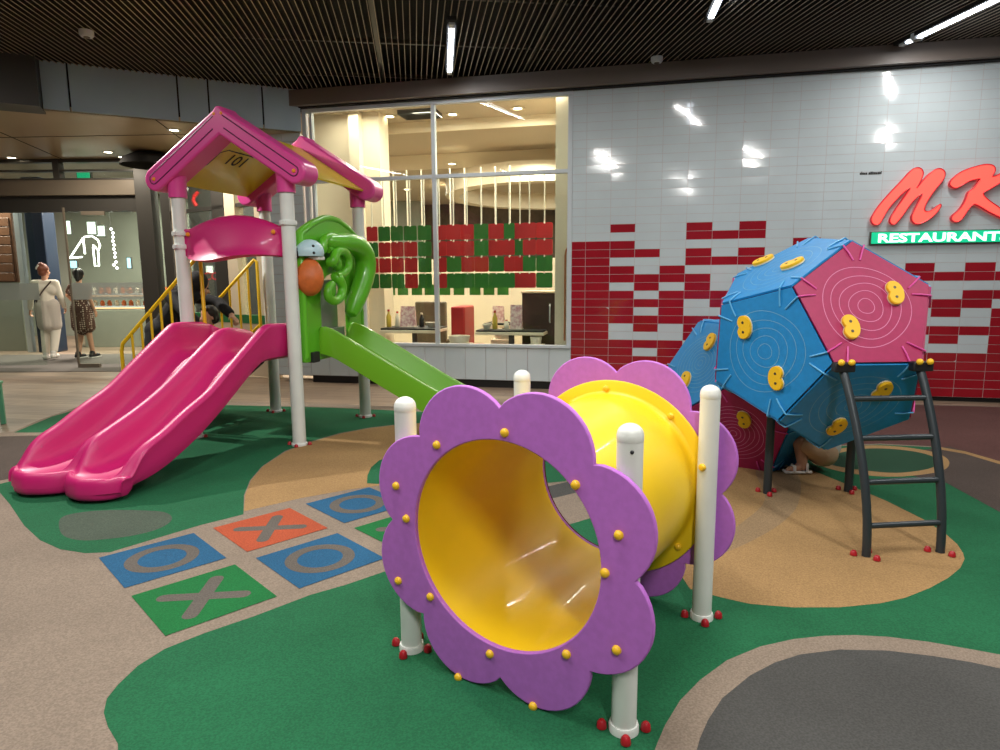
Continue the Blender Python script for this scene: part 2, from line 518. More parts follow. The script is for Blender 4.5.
# foreground green
patch('rubber_patch', [(-1.065, 1.634), (-1.173, 1.812), (-1.249, 1.889), (-1.303, 1.957), (-1.336, 2.03), (-1.343, 2.106), (-1.335, 2.22), (-1.292, 2.33), (-1.188, 2.443), (-1.037, 2.574), (-0.857, 2.756), (-0.723, 2.85), (-0.57, 2.983), (-0.309, 3.126), (0.102, 3.374), (0.589, 3.727), (1.172, 4.659), (1.911, 5.766), (2.225, 5.465), (2.735, 5.283), (3.181, 5.337), (3.579, 5.229), (3.766, 4.782), (3.786, 4.271), (3.36, 3.068), (2.639, 2.097), (1.664, 1.289), (0.336, 0.932), (-0.431, 1.191)], RG, 'large green rubber patch in the foreground')
patch('rubber_patch', [(0.264, 4.239), (0.542, 4.432), (0.537, 4.171), (0.287, 3.999)], RD, 'dark stripe seen through the tunnel')
patch('rubber_patch', [(0.281, 3.999), (0.537, 4.171), (0.548, 4.051), (0.29, 3.87)], RB, 'beige stripe seen through the tunnel')
patch('rubber_patch', [(1.392, 4.413), (1.69, 4.887), (2.006, 4.907), (2.238, 4.738), (2.362, 4.216), (2.419, 3.937), (2.447, 3.62), (2.428, 3.404), (2.395, 3.269), (2.347, 3.156), (2.305, 3.085), (2.213, 2.984), (2.084, 2.88), (1.936, 2.783), (1.768, 2.692), (1.631, 2.645), (1.442, 2.613), (1.243, 2.615), (1.072, 2.648), (0.96, 2.712), (0.854, 2.788), (0.846, 3.108), (1.045, 3.654)], RT_, 'tan rubber patch under the climbing balls')
patch('rubber_patch', [(1.872, 4.643), (2.105, 4.638), (2.083, 4.398), (1.842, 3.894), (1.591, 3.565), (1.288, 3.287), (1.085, 3.152), (1.115, 3.29), (1.364, 3.569), (1.676, 3.99)], rubber('taupe_rubber', (146, 122, 92)), 'taupe streak across the tan patch', True)
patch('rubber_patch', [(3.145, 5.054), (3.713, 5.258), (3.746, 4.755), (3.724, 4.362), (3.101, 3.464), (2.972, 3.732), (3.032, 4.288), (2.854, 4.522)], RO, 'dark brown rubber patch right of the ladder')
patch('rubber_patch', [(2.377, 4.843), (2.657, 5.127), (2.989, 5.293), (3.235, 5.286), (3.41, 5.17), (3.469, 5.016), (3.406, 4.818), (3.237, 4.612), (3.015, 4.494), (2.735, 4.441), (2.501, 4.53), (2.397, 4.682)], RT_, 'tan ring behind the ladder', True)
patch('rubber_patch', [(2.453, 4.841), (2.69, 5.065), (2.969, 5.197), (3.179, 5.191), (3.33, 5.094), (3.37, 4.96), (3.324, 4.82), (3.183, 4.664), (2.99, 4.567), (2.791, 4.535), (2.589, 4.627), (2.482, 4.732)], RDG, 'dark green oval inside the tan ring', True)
patch('rubber_patch', [(3.6, 5.261), (3.726, 5.1), (3.786, 4.809), (3.792, 4.36), (3.737, 4.294), (3.726, 4.729), (3.674, 5.025), (3.548, 5.182)], RT_, 'thin tan line beside the maroon patch')
patch('rubber_patch', [(0.372, 1.586), (0.428, 1.715), (0.462, 1.784), (0.512, 1.877), (0.593, 1.999), (0.693, 2.11), (0.829, 2.229), (0.985, 2.317), (1.133, 2.367), (1.269, 2.39), (1.388, 2.393), (1.506, 2.38), (1.648, 2.34), (1.767, 2.29), (1.852, 2.253), (2.009, 2.093), (2.02, 1.826), (1.849, 1.574), (1.557, 1.339), (1.19, 1.16), (0.84, 1.069), (0.579, 1.088), (0.426, 1.228)], RB, 'beige border round the dark grey oval')
patch('rubber_patch', [(0.507, 1.585), (0.573, 1.754), (0.604, 1.817), (0.654, 1.899), (0.736, 2.008), (0.877, 2.134), (0.998, 2.212), (1.112, 2.262), (1.277, 2.293), (1.45, 2.284), (1.598, 2.246), (1.707, 2.207), (1.786, 2.166), (1.899, 2.006), (1.899, 1.796), (1.756, 1.574), (1.501, 1.366), (1.193, 1.212), (0.876, 1.123), (0.645, 1.144), (0.529, 1.273)], RD, 'dark grey rubber oval in the near corner')
# beige bed and the six noughts-and-crosses squares
TO = Vector((-2.053, 3.168, 0)); TU = Vector((0.7214, 0.6925, 0)); TV = Vector((0.6925, -0.7214, 0)); TS, TG = 0.4648, 0.1064
def tp(u, v):
    return TO + TU * u + TV * v
SQ = [(0, 0, RBL, 'O', 'blue rubber square with grey ring, left end of its row'), (0, 1, RG2, 'X', 'green rubber square with grey cross'),
      (1, 0, ROR, 'X', 'orange rubber square with grey cross'), (1, 1, RBL, 'O', 'blue rubber square with grey ring, nearest the tunnel'),
      (2, 0, RBL, 'O', 'blue rubber square with grey ring, far end of its row'), (2, 1, RG2, 'X', 'green rubber square half behind the tunnel')]
for i, j, m, s, l in SQ:
    u0, v0 = i * (TS + TG), j * (TS + TG)
    sq = patch('game_square', [tp(u0, v0), tp(u0 + TS, v0), tp(u0 + TS, v0 + TS), tp(u0, v0 + TS)], m, l)
    cu, cv = u0 + TS / 2, v0 + TS / 2
    z = 0.004 + 0.00012 * lay[0] + 0.0004
    b = MB()
    if s == 'O':
        n = 40
        o = [tp(cu + 0.172 * cos(2 * pi * k / n), cv + 0.172 * sin(2 * pi * k / n)) for k in range(n)]
        q = [tp(cu + 0.112 * cos(2 * pi * k / n), cv + 0.112 * sin(2 * pi * k / n)) for k in range(n)]
        vs = [(p.x, p.y, z) for p in o + q]
        b.add(vs, [(k, (k + 1) % n, n + (k + 1) % n, n + k) for k in range(n)])
    else:
        for ang in (R(38), R(128)):
            d = Vector((cos(ang), sin(ang))); e = Vector((-d.y, d.x)) * 0.033; pts = []
            for k in range(9):
                a = -pi / 2 + pi * k / 8
                pts.append(d * 0.17 + d * 0.033 * cos(a) + e * sin(a))
            for k in range(9):
                a = pi / 2 + pi * k / 8
                pts.append(-d * 0.17 + d * 0.033 * cos(a) + e * sin(a))
            b.poly([tuple(tp(cu + p.x, cv + p.y) + Vector((0, 0, z + (0.0001 if ang > 1 else 0)))) for p in pts])
    o = b.build('painted_mark', RGY, floor, smooth=0, recalc=False)
    for p in o.data.polygons:
        if p.normal.z < 0: p.flip()
    o['kind'] = 'structure'; o['label'] = ('grey ring' if s == 'O' else 'grey cross') + ' painted on a game square'
b = MB(); b.prism([(-9.6, 10.15, 0), (-5.4, 10.15, 0), (-5.4, 12.6, 0), (-9.6, 12.6, 0)], (0, 0, 0.008))
tag(b.build('door_mat', M['grey_mat'], smooth=0), 'wide dark grey entrance mat under the glass doors', 'door mat')

# ------------------------------------------------------------------ tiled wall
TW, TH, Z0 = 0.2945, 0.0993, 0.053
X0 = 0.911
rows = 36                     # row index 0 has its top at 1.84 (r counts down)
red = set()
def rd(c, *rs):
    for r in rs: red.add((c, r))
ALL = list(range(0, 18))
rd(0, *ALL); rd(1, *ALL)
rd(2, -2, 0, 1, 3, 4, 6, 7, 8, 9, 12, 13, 14, 15, 16, 17)
rd(3, 1, 4, 5, 7, 9, 10, 12, 14, 15, 16, 17)
rd(4, 3, 4, 6, 7, 8, 9, 12, 13, 14, 15, 16, 17)
rd(5, -2, -1, 1, 2, 4, 5, 6, 9, 10, 11, 13, 14, 15, 16, 17)
rd(6, -1, 2, 6, 7, 9, 10, 12, 13, 14, 15, 16, 17)
rd(7, -2, -1, 1, 2, 6, 8, 9, 11, 12, 13, 14, 15, 16, 17)
rd(8, 4, 5, 7, 8, 10, 11, 13, 14, 15, 16, 17)
rd(9, 0, 3, 5, 6, 9, 10, 12, 13, 14, 15, 16, 17)
rd(10, 2, 4, 5, 8, 9, 11, 13, 14, 15, 16, 17)
rd(11, 3, 6, 7, 10, 12, 13, 14, 15, 16, 17)
rd(12, 4, 6, 7, 9, 10, 11, 13, 14, 15, 16, 17)
rd(13, 3, 4, 7, 10, 13, 15, 16, 17)
rd(14, 4, 7, 8, 10, 11, 13, 14, 15, 16, 17)
rd(15, 3, 4, 6, 7, 10, 13, 14, 15, 16, 17)
for c in range(16, 26):
    rd(c, 8, 9, 10, 11, 12, 13, 14, 15, 16, 17)
    if c % 2 == 0: rd(c, 4, 6)
    else: rd(c, 3, 5)
wt = MB(); wr = MB()
xs = [X0] + [1.08 + TW * k for k in range(26)]
g = 0.0011
rows_z = [1.84 - TH * r for r in range(-18, 18)]
for ci in range(len(xs) - 1):
    xa, xb = xs[ci] + g, xs[ci + 1] - g
    for r in range(-18, 18):
        zt = 1.84 - TH * r; zb = zt - TH
        zt = min(zt, 3.615)
        if zb > 3.6: continue
        mb = wt
        mb.mi = 1 if (ci, r) in red else 0
        t = [random.uniform(-1, 1) * 0.0010 for _ in range(2)] + [random.uniform(-1, 1) * 0.0004]
        def yy(sx, sz): return -0.004 + t[0] * sx + t[1] * sz * 0.5 + t[2]
        e = 0.0012
        o = [(xa, 0.004, zb + g), (xb, 0.004, zb + g), (xb, 0.004, zt - g), (xa, 0.004, zt - g)]
        i_ = [(xa + e, yy(-1, -1), zb + g + e), (xb - e, yy(1, -1), zb + g + e), (xb - e, yy(1, 1), zt - g - e), (xa + e, yy(-1, 1), zt - g - e)]
        mb.add(o + i_, [(4, 5, 6, 7), (0, 1, 5, 4), (1, 2, 6, 5), (2, 3, 7, 6), (3, 0, 4, 7)])
XE = xs[-1]
wt.mi = 2
wt.box(((X0 + XE) / 2, 0.1105, (Z0 + 3.62) / 2), (XE - X0, 0.226, 3.62 - Z0))
wall_back = wt.build('wall_back', [M['white_tile'], M['red_tile'], M['grout']], loc=WALL0, rotz=WROT, smooth=0)
struct(wall_back, 'white tiled wall with a stepped pattern of red tiles')
b = MB(); b.box(((X0 + XE) / 2, 0.14, 0.026), (XE - X0, 0.22, 0.052))
struct(b.build('baseboard_back', M['skirting'], loc=WALL0, rotz=WROT, smooth=0), 'recessed black skirting below the red tiles')
# low wall below the window
b = MB(); XL = -2.66
b.box(((XL + X0) / 2, 0.113, 0.31), (X0 - XL, 0.22, 0.42))
b.mi = 1
n = 13
for k in range(n):
    xa = XL + (X0 - XL) * k / n + 0.002; xb = XL + (X0 - XL) * (k + 1) / n - 0.002
    t = random.uniform(-1, 1) * 0.0006
    b.add([(xa, 0.004, 0.102), (xb, 0.004, 0.102), (xb, 0.004, 0.528), (xa, 0.004, 0.528), (xa + 0.004, -0.005 + t, 0.106), (xb - 0.004, -0.005 - t, 0.106), (xb - 0.004, -0.005 - t, 0.524), (xa + 0.004, -0.005 + t, 0.524)],
          [(4, 5, 6, 7), (0, 1, 5, 4), (1, 2, 6, 5), (2, 3, 7, 6), (3, 0, 4, 7)])
struct(b.build('wall_sill', [M['grout'], M['white_tile']], loc=WALL0, rotz=WROT, smooth=0), 'low white tiled wall under the restaurant window')
b = MB(); b.box(((XL + X0) / 2, 0.13, 0.05), (X0 - XL, 0.2, 0.1))
struct(b.build('baseboard_window', M['skirting'], loc=WALL0, rotz=WROT, smooth=0))
# window
win = thing('window_1', 'tall white-framed restaurant window of four panes', 'window', WALL0, WROT); win['kind'] = 'structure'; del win['category']
b = MB()
fr = 0.055
def wbar(x0, x1, z0, z1, y0=-0.012, y1=0.06): b.box(((x0 + x1) / 2, (y0 + y1) / 2, (z0 + z1) / 2), (x1 - x0, y1 - y0, z1 - z0))
wbar(-2.62, 0.912, 3.55, 3.61); wbar(-2.62, 0.912, 0.53, 0.565, -0.03, 0.08)
wbar(0.855, 0.912, 0.565, 3.55); wbar(-2.62, -2.565, 0.565, 3.55); wbar(-2.52, -2.485, 0.565, 3.55)
wbar(-0.862, -0.812, 0.565, 3.55); wbar(-2.565, 0.855, 2.66, 2.705)
o = b.build('window_frame', M['white_frame'], win, bevel=0.003, smooth=0); o['kind'] = 'structure'
b = MB(); b.box((-0.84, 0.03, 2.06), (3.4, 0.008, 2.97))
o = b.build('window_pane', M['glass'], win, smooth=0); o['kind'] = 'structure'
# beam along the wall head
b = MB(); b.box((2.3, 0.05, 3.705), (10.6, 0.4, 0.19)); b.mi = 1; b.box((2.3, 0.02, 3.605), (10.6, 0.2, 0.02))
struct(b.build('beam', [M['beam'], M['black']], loc=WALL0, rotz=WROT, smooth=0), 'brown metal beam along the head of the wall')

# ------------------------------------------------------------------ slatted ceiling
b = MB(); b.box((0, 6, 4.03), (34, 26, 0.06))
ceil_ = struct(b.build('ceiling', M['black'], smooth=0), 'black ceiling behind thin metal slats')
HD = R(97.3); dv = Vector((cos(HD), sin(HD), 0)); pv = Vector((dv.y, -dv.x, 0))
wn = Vector((-sin(WROT), cos(WROT), 0))
bp0 = Vector((-2.556, 8.886, 0)); bp1 = Vector((-5.076, 7.653, 0)); bd = (bp1 - bp0).normalized(); bn = Vector((bd.y, -bd.x, 0))
if bn.y < 0: bn = -bn
b = MB()
k = -170
while k < 190:
    s0 = pv * (k * 0.062) + Vector((0, 5.5, 0))
    t1 = ((WALL0 - wn * 0.16 - s0).dot(wn)) / dv.dot(wn)
    t2 = ((bp0 - s0).dot(bn)) / dv.dot(bn) - 0.02
    t = min(t1, t2) if (s0 + dv * t2).x < -2.5 else t1
    t = min(t, 5)
    e0, e1 = s0 - dv * 7.5, s0 + dv * t
    mid = (e0 + e1) / 2
    b.mi = 1; b.box((mid.x, mid.y, 3.83), (0.006, (e1 - e0).length, 0.05), Matrix.Rotation(HD - pi / 2, 3, 'Z'))  # slat sides black, underside strip pale: light and shade put into the colours
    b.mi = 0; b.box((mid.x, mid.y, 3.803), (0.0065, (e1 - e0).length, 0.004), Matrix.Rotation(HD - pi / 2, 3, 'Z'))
    k += 1
o = b.build('ceiling_slats', [M['slat_lit'], M['black']], ceil_, smooth=0); o['kind'] = 'structure'
b = MB()
for k in range(-3, 4):
    c0 = Vector((k * 1.7 + 0.6, 6.0, 3.875)); b.box(c0, (0.05, 9, 0.04), Matrix.Rotation(HD - pi / 2, 3, 'Z'))
for k in range(7):
    b.box((0, 1.5 + k * 1.2, 3.885), (20, 0.04, 0.04), Matrix.Rotation(HD - pi / 2, 3, 'Z'))
o = b.build('ceiling_rail', M['charcoal'], ceil_, smooth=0); o['kind'] = 'structure'
def strip_light(p0, p1, label):
    p0, p1 = Vector(p0), Vector(p1); c0 = (p0 + p1) / 2; L = (p1 - p0).length
    t = thing('strip_light', label, 'ceiling light', (c0.x, c0.y, 3.768), math.atan2((p1 - p0).y, (p1 - p0).x), 'linear ceiling lights')
    b = MB(); b.box((0, 0, 0.017), (L + 0.3, 0.09, 0.034)); b.build('housing', M['black'], t, smooth=0)
    b = MB(); b.box((0, 0, -0.012), (L, 0.05, 0.024)); b.build('tube', M['lamp_white'], t, bevel=0.008)
    for s in (-1, 1):
        b = MB(); b.box((s * (L / 2 + 0.05), 0, -0.012), (0.09, 0.055, 0.026)); b.build('end_cap', M['white_frame'], t, bevel=0.005)
strip_light((-0.435, 6.604, 0), (-0.555, 7.934, 0), 'white strip light in the ceiling above the window')
strip_light((1.955, 6.404, 0), (1.74, 4.9, 0), 'white strip light cut by the picture top above the tiled wall')
strip_light((4.18, 7.09, 0), (4.42, 5.3, 0), 'white strip light in the ceiling above the red letters')
for (x, y, m, l) in [(-3.98, 6.75, 0, 'small round ceiling speaker at the left'), (1.75, 7.63, 1, 'small pale spotlight beside the beam'), (4.21, 6.98, 1, 'small pale spotlight beside the right strip light')]:
    t = thing('ceiling_spot', l, 'spotlight', (x, y, 3.8))
    b = MB(); b.lathe([(0.0, -0.06), (0.05, -0.06), (0.065, -0.04), (0.065, 0.0)], n=20); b.build('body', M['white_frame'], t)
    b = MB(); b.lathe([(0.0, -0.066), (0.03, -0.066), (0.03, -0.058)], n=16); b.build('lens', M['bolt_grey'], t)
    b = MB(); b.cyl((0, 0, 0), (0, 0, 0.06), 0.012, n=8); b.build('stem', M['charcoal'], t)

# ------------------------------------------------------------------ blue-grey bulkhead and soffit over the entrance
b = MB()
L = (bp1 - bp0).length
fr_ = [0.0, 0.155, 0.39, 0.53, 0.88, 1.0]
pxs = [0.49, 0.632, 1.148, 1.506, 2.575, 2.778]
for i in range(5):
    f0, f1 = (0, .167, .39, .51, .905)[i], (.167, .39, .51, .905, 1.0)[i]
    c0 = bp0 + (bp1 - bp0) * (f0 + f1) / 2
    b.box((c0.x, c0.y, 3.565), (L * (f1 - f0) - 0.02, 0.04, 0.51), Matrix.Rotation(math.atan2(bd.y, bd.x), 3, 'Z'))
b.mi = 1
c0 = (bp0 + bp1) / 2 + bn * 0.06
b.box((c0.x, c0.y, 3.6), (L, 0.04, 0.58), Matrix.Rotation(math.atan2(bd.y, bd.x), 3, 'Z'))
struct(b.build('wall_bulkhead', [M['bluegrey'], M['black']], smooth=0), 'blue-grey panelled bulkhead over the entrance')
b = MB()
c1 = bp1 + bd * 2.5
b.box(((bp1 + c1) / 2).to_tuple()[:2] + (3.6,), (2.5, 0.4, 0.62), Matrix.Rotation(math.atan2(bd.y, bd.x), 3, 'Z'))
struct(b.build('wall_left', M['charcoal'], smooth=0), 'dark bulkhead at the left end')
b = MB()
q0, q1 = bp0 + bn * 0.03, bp1 + bd * 3 + bn * 0.03
b.prism([(q0.x, q0.y, 3.31), (q1.x, q1.y, 3.31), (-13, 10.8, 3.31), (-5.0, 10.9, 3.31), (-2.9, 9.1, 3.31)], (0, 0, 0.05))
sof = struct(b.build('ceiling_soffit', M['soffit'], smooth=0), 'bronze metal soffit over the entrance')
b = MB()
for (a0, a1) in (((-4.1, 8.2), (-4.6, 10.7)), ((-6.1, 7.5), (-6.9, 10.8)), ((-3.3, 8.95), (-8.6, 9.2))):
    p0, p1 = Vector((*a0, 3.308)), Vector((*a1, 3.308)); d = (p1 - p0)
    b.box((p0 + p1) / 2, (d.length, 0.012, 0.004), Matrix.Rotation(math.atan2(d.y, d.x), 3, 'Z'))
o = b.build('soffit_joint', M['black'], sof, smooth=0); o['kind'] = 'structure'
for i, (x, y) in enumerate([(-4.15, 8.744), (-5.829, 10.154), (-7.562, 10.667), (-5.84, 10.819)]):
    y = min(y, 10.55)
    t = thing('downlight', ['recessed downlight in the soffit nearest the play house roof', 'bright recessed downlight in the middle of the soffit', 'recessed downlight at the far left of the soffit', 'recessed downlight beside the black hood'][i], 'downlight', (x, y, 3.31), 0, 'soffit downlights')
    b = MB(); b.lathe([(0.055, -0.006), (0.085, -0.006), (0.085, 0.0), (0.055, 0.0)], n=24, closed=True); b.build('trim_ring', M['white_frame'], t)
    b = MB(); b.lathe([(0.0, -0.003), (0.054, -0.003), (0.054, 0.0)], n=24); b.build('lamp', M['lamp_warm'], t)
hx, hy = -5.257, 10.25
b = MB(); b.lathe([(0.0, 0.19), (0.22, 0.18), (0.38, 0.1), (0.42, 0.0), (0.40, 0.0), (0.36, 0.09), (0.2, 0.15), (0.0, 0.16)], (hx, hy, 3.12), n=36)
tag(b.build('ceiling_hood', M['black']), 'black round hood under the soffit beside the door post', 'hood')

# ------------------------------------------------------------------ glass entrance (plane y = 10.745)
DY = 10.745
door = thing('door_1', 'wide glazed entrance with bronze header', 'door', (0, DY, 0)); door['kind'] = 'structure'; del door['category']
b = MB()
def dbar(x0, x1, z0, z1, y0=-0.06, y1=0.06): b.box(((x0 + x1) / 2, (y0 + y1) / 2, (z0 + z1) / 2), (x1 - x0, y1 - y0, z1 - z0))
dbar(-13, -5.5, 2.75, 3.0, -0.1, 0.1)
o = b.build('door_header', M['bronze'], door, bevel=0.005, smooth=0); o['kind'] = 'structure'
b = MB(); dbar(-13, -5.5, 2.50, 2.75, -0.02, 0.08); dbar(-13, -5.5, 3.26, 3.32); dbar(-13, -5.5, 3.12, 3.15); dbar(-7.03, -6.93, 3.0, 3.3, -0.07, 0.07)
dbar(-5.74, -5.49, 0, 3.31, -0.115, 0.11)
dbar(-5.36, -5.22, 0, 3.31, -0.1, 0.1)
dbar(-13, -5.22, 2.985, 3.01, -0.11, 0.11)
o = b.build('door_frame', M['charcoal'], door, bevel=0.004, smooth=0); o['kind'] = 'structure'
b = MB(); dbar(-13, -7.03, 3.0, 3.27, -0.005, 0.005); dbar(-6.93, -5.74, 3.0, 3.27, -0.005, 0.005); dbar(-5.52, -5.36, 0.05, 3.2, -0.005, 0.005)
o = b.build('transom_pane', M['door_glass'], door, smooth=0); o['kind'] = 'structure'
b = MB(); dbar(-13, -7.42, 0.05, 2.5, -0.105, -0.095)
o = b.build('door_pane', M['door_glass'], door, smooth=0); o['kind'] = 'structure'
b = MB(); dbar(-6.9, -5.74, 0.06, 2.5, -0.105, -0.095)
leaf = b.build('door_leaf', M['door_glass'], door, smooth=0); leaf['kind'] = 'structure'
b = MB(); dbar(-6.915, -6.885, 0.06, 2.56, -0.115, -0.085); dbar(-6.9, -6.55, 0.0, 0.07, -0.13, -0.07); dbar(-6.62, -6.25, 2.44, 2.5, -0.12, -0.08)
o = b.build('door_rail', M['bronze'], leaf, smooth=0, bevel=0.003); o['kind'] = 'structure'
b = MB(); dbar(-13, -7.42, 1.11, 1.38, -0.109, -0.106); dbar(-6.885, -5.74, 1.11, 1.38, -0.109, -0.106)
o = b.build('frosted_band', M['frost'], door, smooth=0); o['kind'] = 'structure'
# glazed front between entrance and window wall, with a tiled pier
pa, pb = Vector((-5.25, 10.745, 0)), Vector((-3.2, 9.35, 0))
d = pb - pa; LA = d.length; ang = math.atan2(d.y, d.x)
side = thing('window_2', 'glazed shop front behind the play house', 'window', pa, ang); side['kind'] = 'structure'; del side['category']
b = MB()
def sbar(x0, x1, z0, z1, y0=-0.05, y1=0.05): b.box(((x0 + x1) / 2, (y0 + y1) / 2, (z0 + z1) / 2), (x1 - x0, y1 - y0, z1 - z0))
sbar(0, LA, 3.1, 3.31); sbar(0, LA, 2.45, 2.5); sbar(LA * 0.48, LA * 0.6, 0, 3.1)
o = b.build('mullion', M['charcoal'], side, smooth=0); o['kind'] = 'structure'
b = MB(); sbar(0.12, 0.3, 0, 3.1, -0.06, 0.06); sbar(LA * 0.62, LA * 0.72, 0, 3.1, -0.07, 0.07); sbar(LA * 0.9, LA, 0, 3.1, -0.07, 0.07)
o = b.build('white_jamb', M['cream'], side, smooth=0); o['kind'] = 'structure'
b = MB(); sbar(0, LA, 0, 0.78, -0.08, 0.08)
o = b.build('low_panel', mat('pale_panel', (206, 190, 166), 0.6), side, smooth=0); o['kind'] = 'structure'
b = MB(); sbar(0.3, LA, 0.78, 0.9, -0.085, 0.0)
o = b.build('green_band', mat('green_band', (40, 120, 70), 0.5), side, smooth=0); o['kind'] = 'structure'
b = MB(); sbar(0.3, LA * 0.9, 0.9, 3.1, -0.006, 0.006)
o = b.build('side_pane', M['door_glass'], side, smooth=0); o['kind'] = 'structure'
# pier of white tiles at the end of the window wall
b = MB()
x0, x1 = -3.2, -2.66
b.box(((x0 + x1) / 2, 0.16, 1.69), (x1 - x0 - 0.01, 0.3, 3.2)); b.mi = 1
for k in range(28):
    z = 0.1 + k * 0.115
    for (xa, xb) in ((x0, (x0 + x1) / 2), ((x0 + x1) / 2, x1)):
        b.box(((xa + xb) / 2, 0.008, z + 0.056), (xb - xa - 0.006, 0.02, 0.109))
struct(b.build('wall_pier', [M['grout'], M['white_tile']], loc=WALL0, rotz=WROT, smooth=0), 'white tiled pier beside the restaurant window')

# ------------------------------------------------------------------ mall beyond the doors
b = MB()
b.box((-9, 17.2, 2.0), (14, 0.2, 4.2)); b.box((-15, 14, 2.0), (0.2, 7, 4.2))
struct(b.build('wall_mall', M['shop_wall'], smooth=0), 'pale grey-green shop fronts beyond the doors')
b = MB(); b.box((-10, 14, 3.6), (12, 7.0, 0.1)); struct(b.build('ceiling_mall', mat('mall_ceiling', (140, 134, 120), 0.6), smooth=0))
# left: timber panelled shop front with pale frame
wx = [(-10.119, 1.381), (-9.199, 2.758), (-9.512, 1.377), (-8.919, 2.757), (-7.862, 2.75)]
b = MB(); b.box((-11.0, 13.4, 2.1), (2.6, 0.12, 1.4))
for k in range(7):
    b.box((-11.0, 13.33, 1.5 + k * 0.18), (2.5, 0.02, 0.17))
b.mi = 1; b.box((-11.0, 13.4, 0.7), (2.6, 0.1, 1.4))
tag(b.build('timber_front', [M['wood_panel'], M['shop_wall']], bevel=0.01), 'brown timber shop front seen through the left door pane', 'shop front')
px = [-9.179, -8.941]
b = MB(); b.box(((px[0] + px[1]) / 2 + 0.02, 13.2, 1.7), (0.36, 0.36, 3.4))
struct(b.build('column', M['navy'], bevel=0.02), 'dark navy column beyond the doors')
b = MB(); b.box((px[0] - 0.26, 13.15, 1.6), (0.1, 0.1, 3.2))
struct(b.build('trim_1', M['white_frame'], smooth=0), 'pale upright beside the navy column')
# shelves and lit displays at the right
sh = [(-8.755, 1.09), (-8.23, 0.936), (-8.809, 0.531), (-8.244, 0.31)]
t = thing('display_counter', 'pale shop counter with warm lit shelves beyond the glass', 'counter', (-7.9, 14.3, 0))
b = MB(); b.box((0, 0, 0.4), (2.0, 0.6, 0.8)); b.build('body', M['shop_wall'], t, bevel=0.01)
for z in (0.86, 1.12):
    b = MB(); b.box((0, 0, z), (1.9, 0.5, 0.03)); b.build('shelf', M['white_frame'], t, smooth=0)
    b = MB(); b.box((0, -0.15, z - 0.03), (1.8, 0.03, 0.02)); b.build('shelf_light', M['warm_glow'], t, smooth=0)
for k in range(12):
    x = -8.75 + k * 0.155
    for z, hh in ((0.876, 0.12), (1.136, 0.14)):
        b = MB(); b.lathe([(0.0, 0), (0.04, 0), (0.045, 0.02), (0.045, hh * 0.7), (0.025, hh * 0.85), (0.025, hh), (0.0, hh)], n=10)
        o = b.build('jar', M['orange_plastic' if k % 3 else 'cream'], loc=(x, 14.25, z))
        tag(o, 'small jar on the %s lit shelf of the shop counter' % ('lower' if z < 1 else 'upper'), 'jar', 'jars on the %s lit shelf' % ('lower' if z < 1 else 'upper'))
b = MB(); b.box((-6.2, 14.6, 0.9), (0.8, 0.5, 1.8)); b.mi = 1
for k in range(4): b.box((-6.2, 14.33, 0.4 + k * 0.38), (0.7, 0.03, 0.3))
tag(b.build('display_cabinet', [M['shop_dark'], M['wood_panel']], bevel=0.01), 'brown display cabinet behind the stair rail', 'cabinet')
b = MB(); b.box((-10.55, 12.4, 0.42), (0.9, 0.3, 0.84)); b.mi = 1; b.box((-10.55, 12.24, 0.48), (0.8, 0.02, 0.6))
tag(b.build('menu_stand', [M['shop_dark'], mat('dark_green_board', (44, 66, 50), 0.6)], bevel=0.01), 'dark green board stand beyond the left door pane', 'sign stand')
# hanging neon and lit signs beyond the glass (same strokes as seen)
def neon(name, strokes, label, yy, r=0.018, m='neon_white'):
    b = MB()
    for s in strokes:
        b.tube([(x, yy, z) for x, z in s], r, 8)
    o = b.build(name, M[m])
    return tag(o, label, 'sign')
neon('neon_sign', [[(-9.684, 1.926), (-9.347, 2.367)], [(-9.347, 2.367), (-9.337, 2.013)], [(-9.322, 2.389), (-9.14, 2.409), (-9.014, 2.32), (-8.982, 2.188), (-9.037, 2.078)], [(-9.684, 1.926), (-9.411, 1.947)]], 'white neon strokes like an A and an arch beyond the doors', 15)
neon('neon_sign', [[(-9.02, 2.157), (-9.015, 1.74), (-8.926, 1.74), (-8.915, 2.09), (-9.015, 2.2)]], 'white neon upright loop under the neon arch', 14.8)
neon('neon_sign', [[(-7.969, 2.237), (-7.97, 1.711)], [(-7.953, 1.909), (-7.73, 1.907)]], 'white neon strokes like an L on its side at the door post', 14.8)
def lit(name, pxr, yy, m, label, cat):
    (x0, z1), (x1, z0) = pxr
    t = thing(name, label, cat, ((x0 + x1) / 2, yy, (z0 + z1) / 2))
    w, h = abs(x1 - x0), abs(z1 - z0)
    b = MB(); b.box((0, 0.03, 0), (w + 0.04, 0.05, h + 0.04)); b.build('case', M['shop_dark'], t, smooth=0, bevel=0.005)
    b = MB(); b.box((0, -0.005, 0), (w, 0.02, h)); b.build('face', M[m], t, smooth=0, bevel=0.004)
    return t
lit('lit_sign', [(-9.53, 2.761), (-9.348, 2.488)], 15.5, 'sign_white', 'rounded pale lit sign under the door header', 'sign')
lit('lit_sign', [(-9.391, 2.677), (-9.203, 2.448)], 15.6, 'sign_white', 'dimmer pale lit sign right of the rounded one', 'sign')
lit('lit_sign', [(-10.101, 2.796), (-9.991, 2.499)], 15.6, 'sign_white', 'small stacked white sign near the door edge', 'sign')
lit('wall_screen', [(-10.385, 1.891), (-10.185, 1.723)], 16, 'screen', 'small blue-white lit screen left of the neon loop', 'screen')
lit('wall_screen', [(-8.958, 1.953), (-8.883, 1.714)], 16, 'screen', 'narrow blue lit screen right of the neon loop', 'screen')
lit('exit_sign', [(-7.034, 3.208), (-6.828, 3.094)], 11.3, 'exit_green', 'small green lit exit sign behind the transom glass', 'sign')
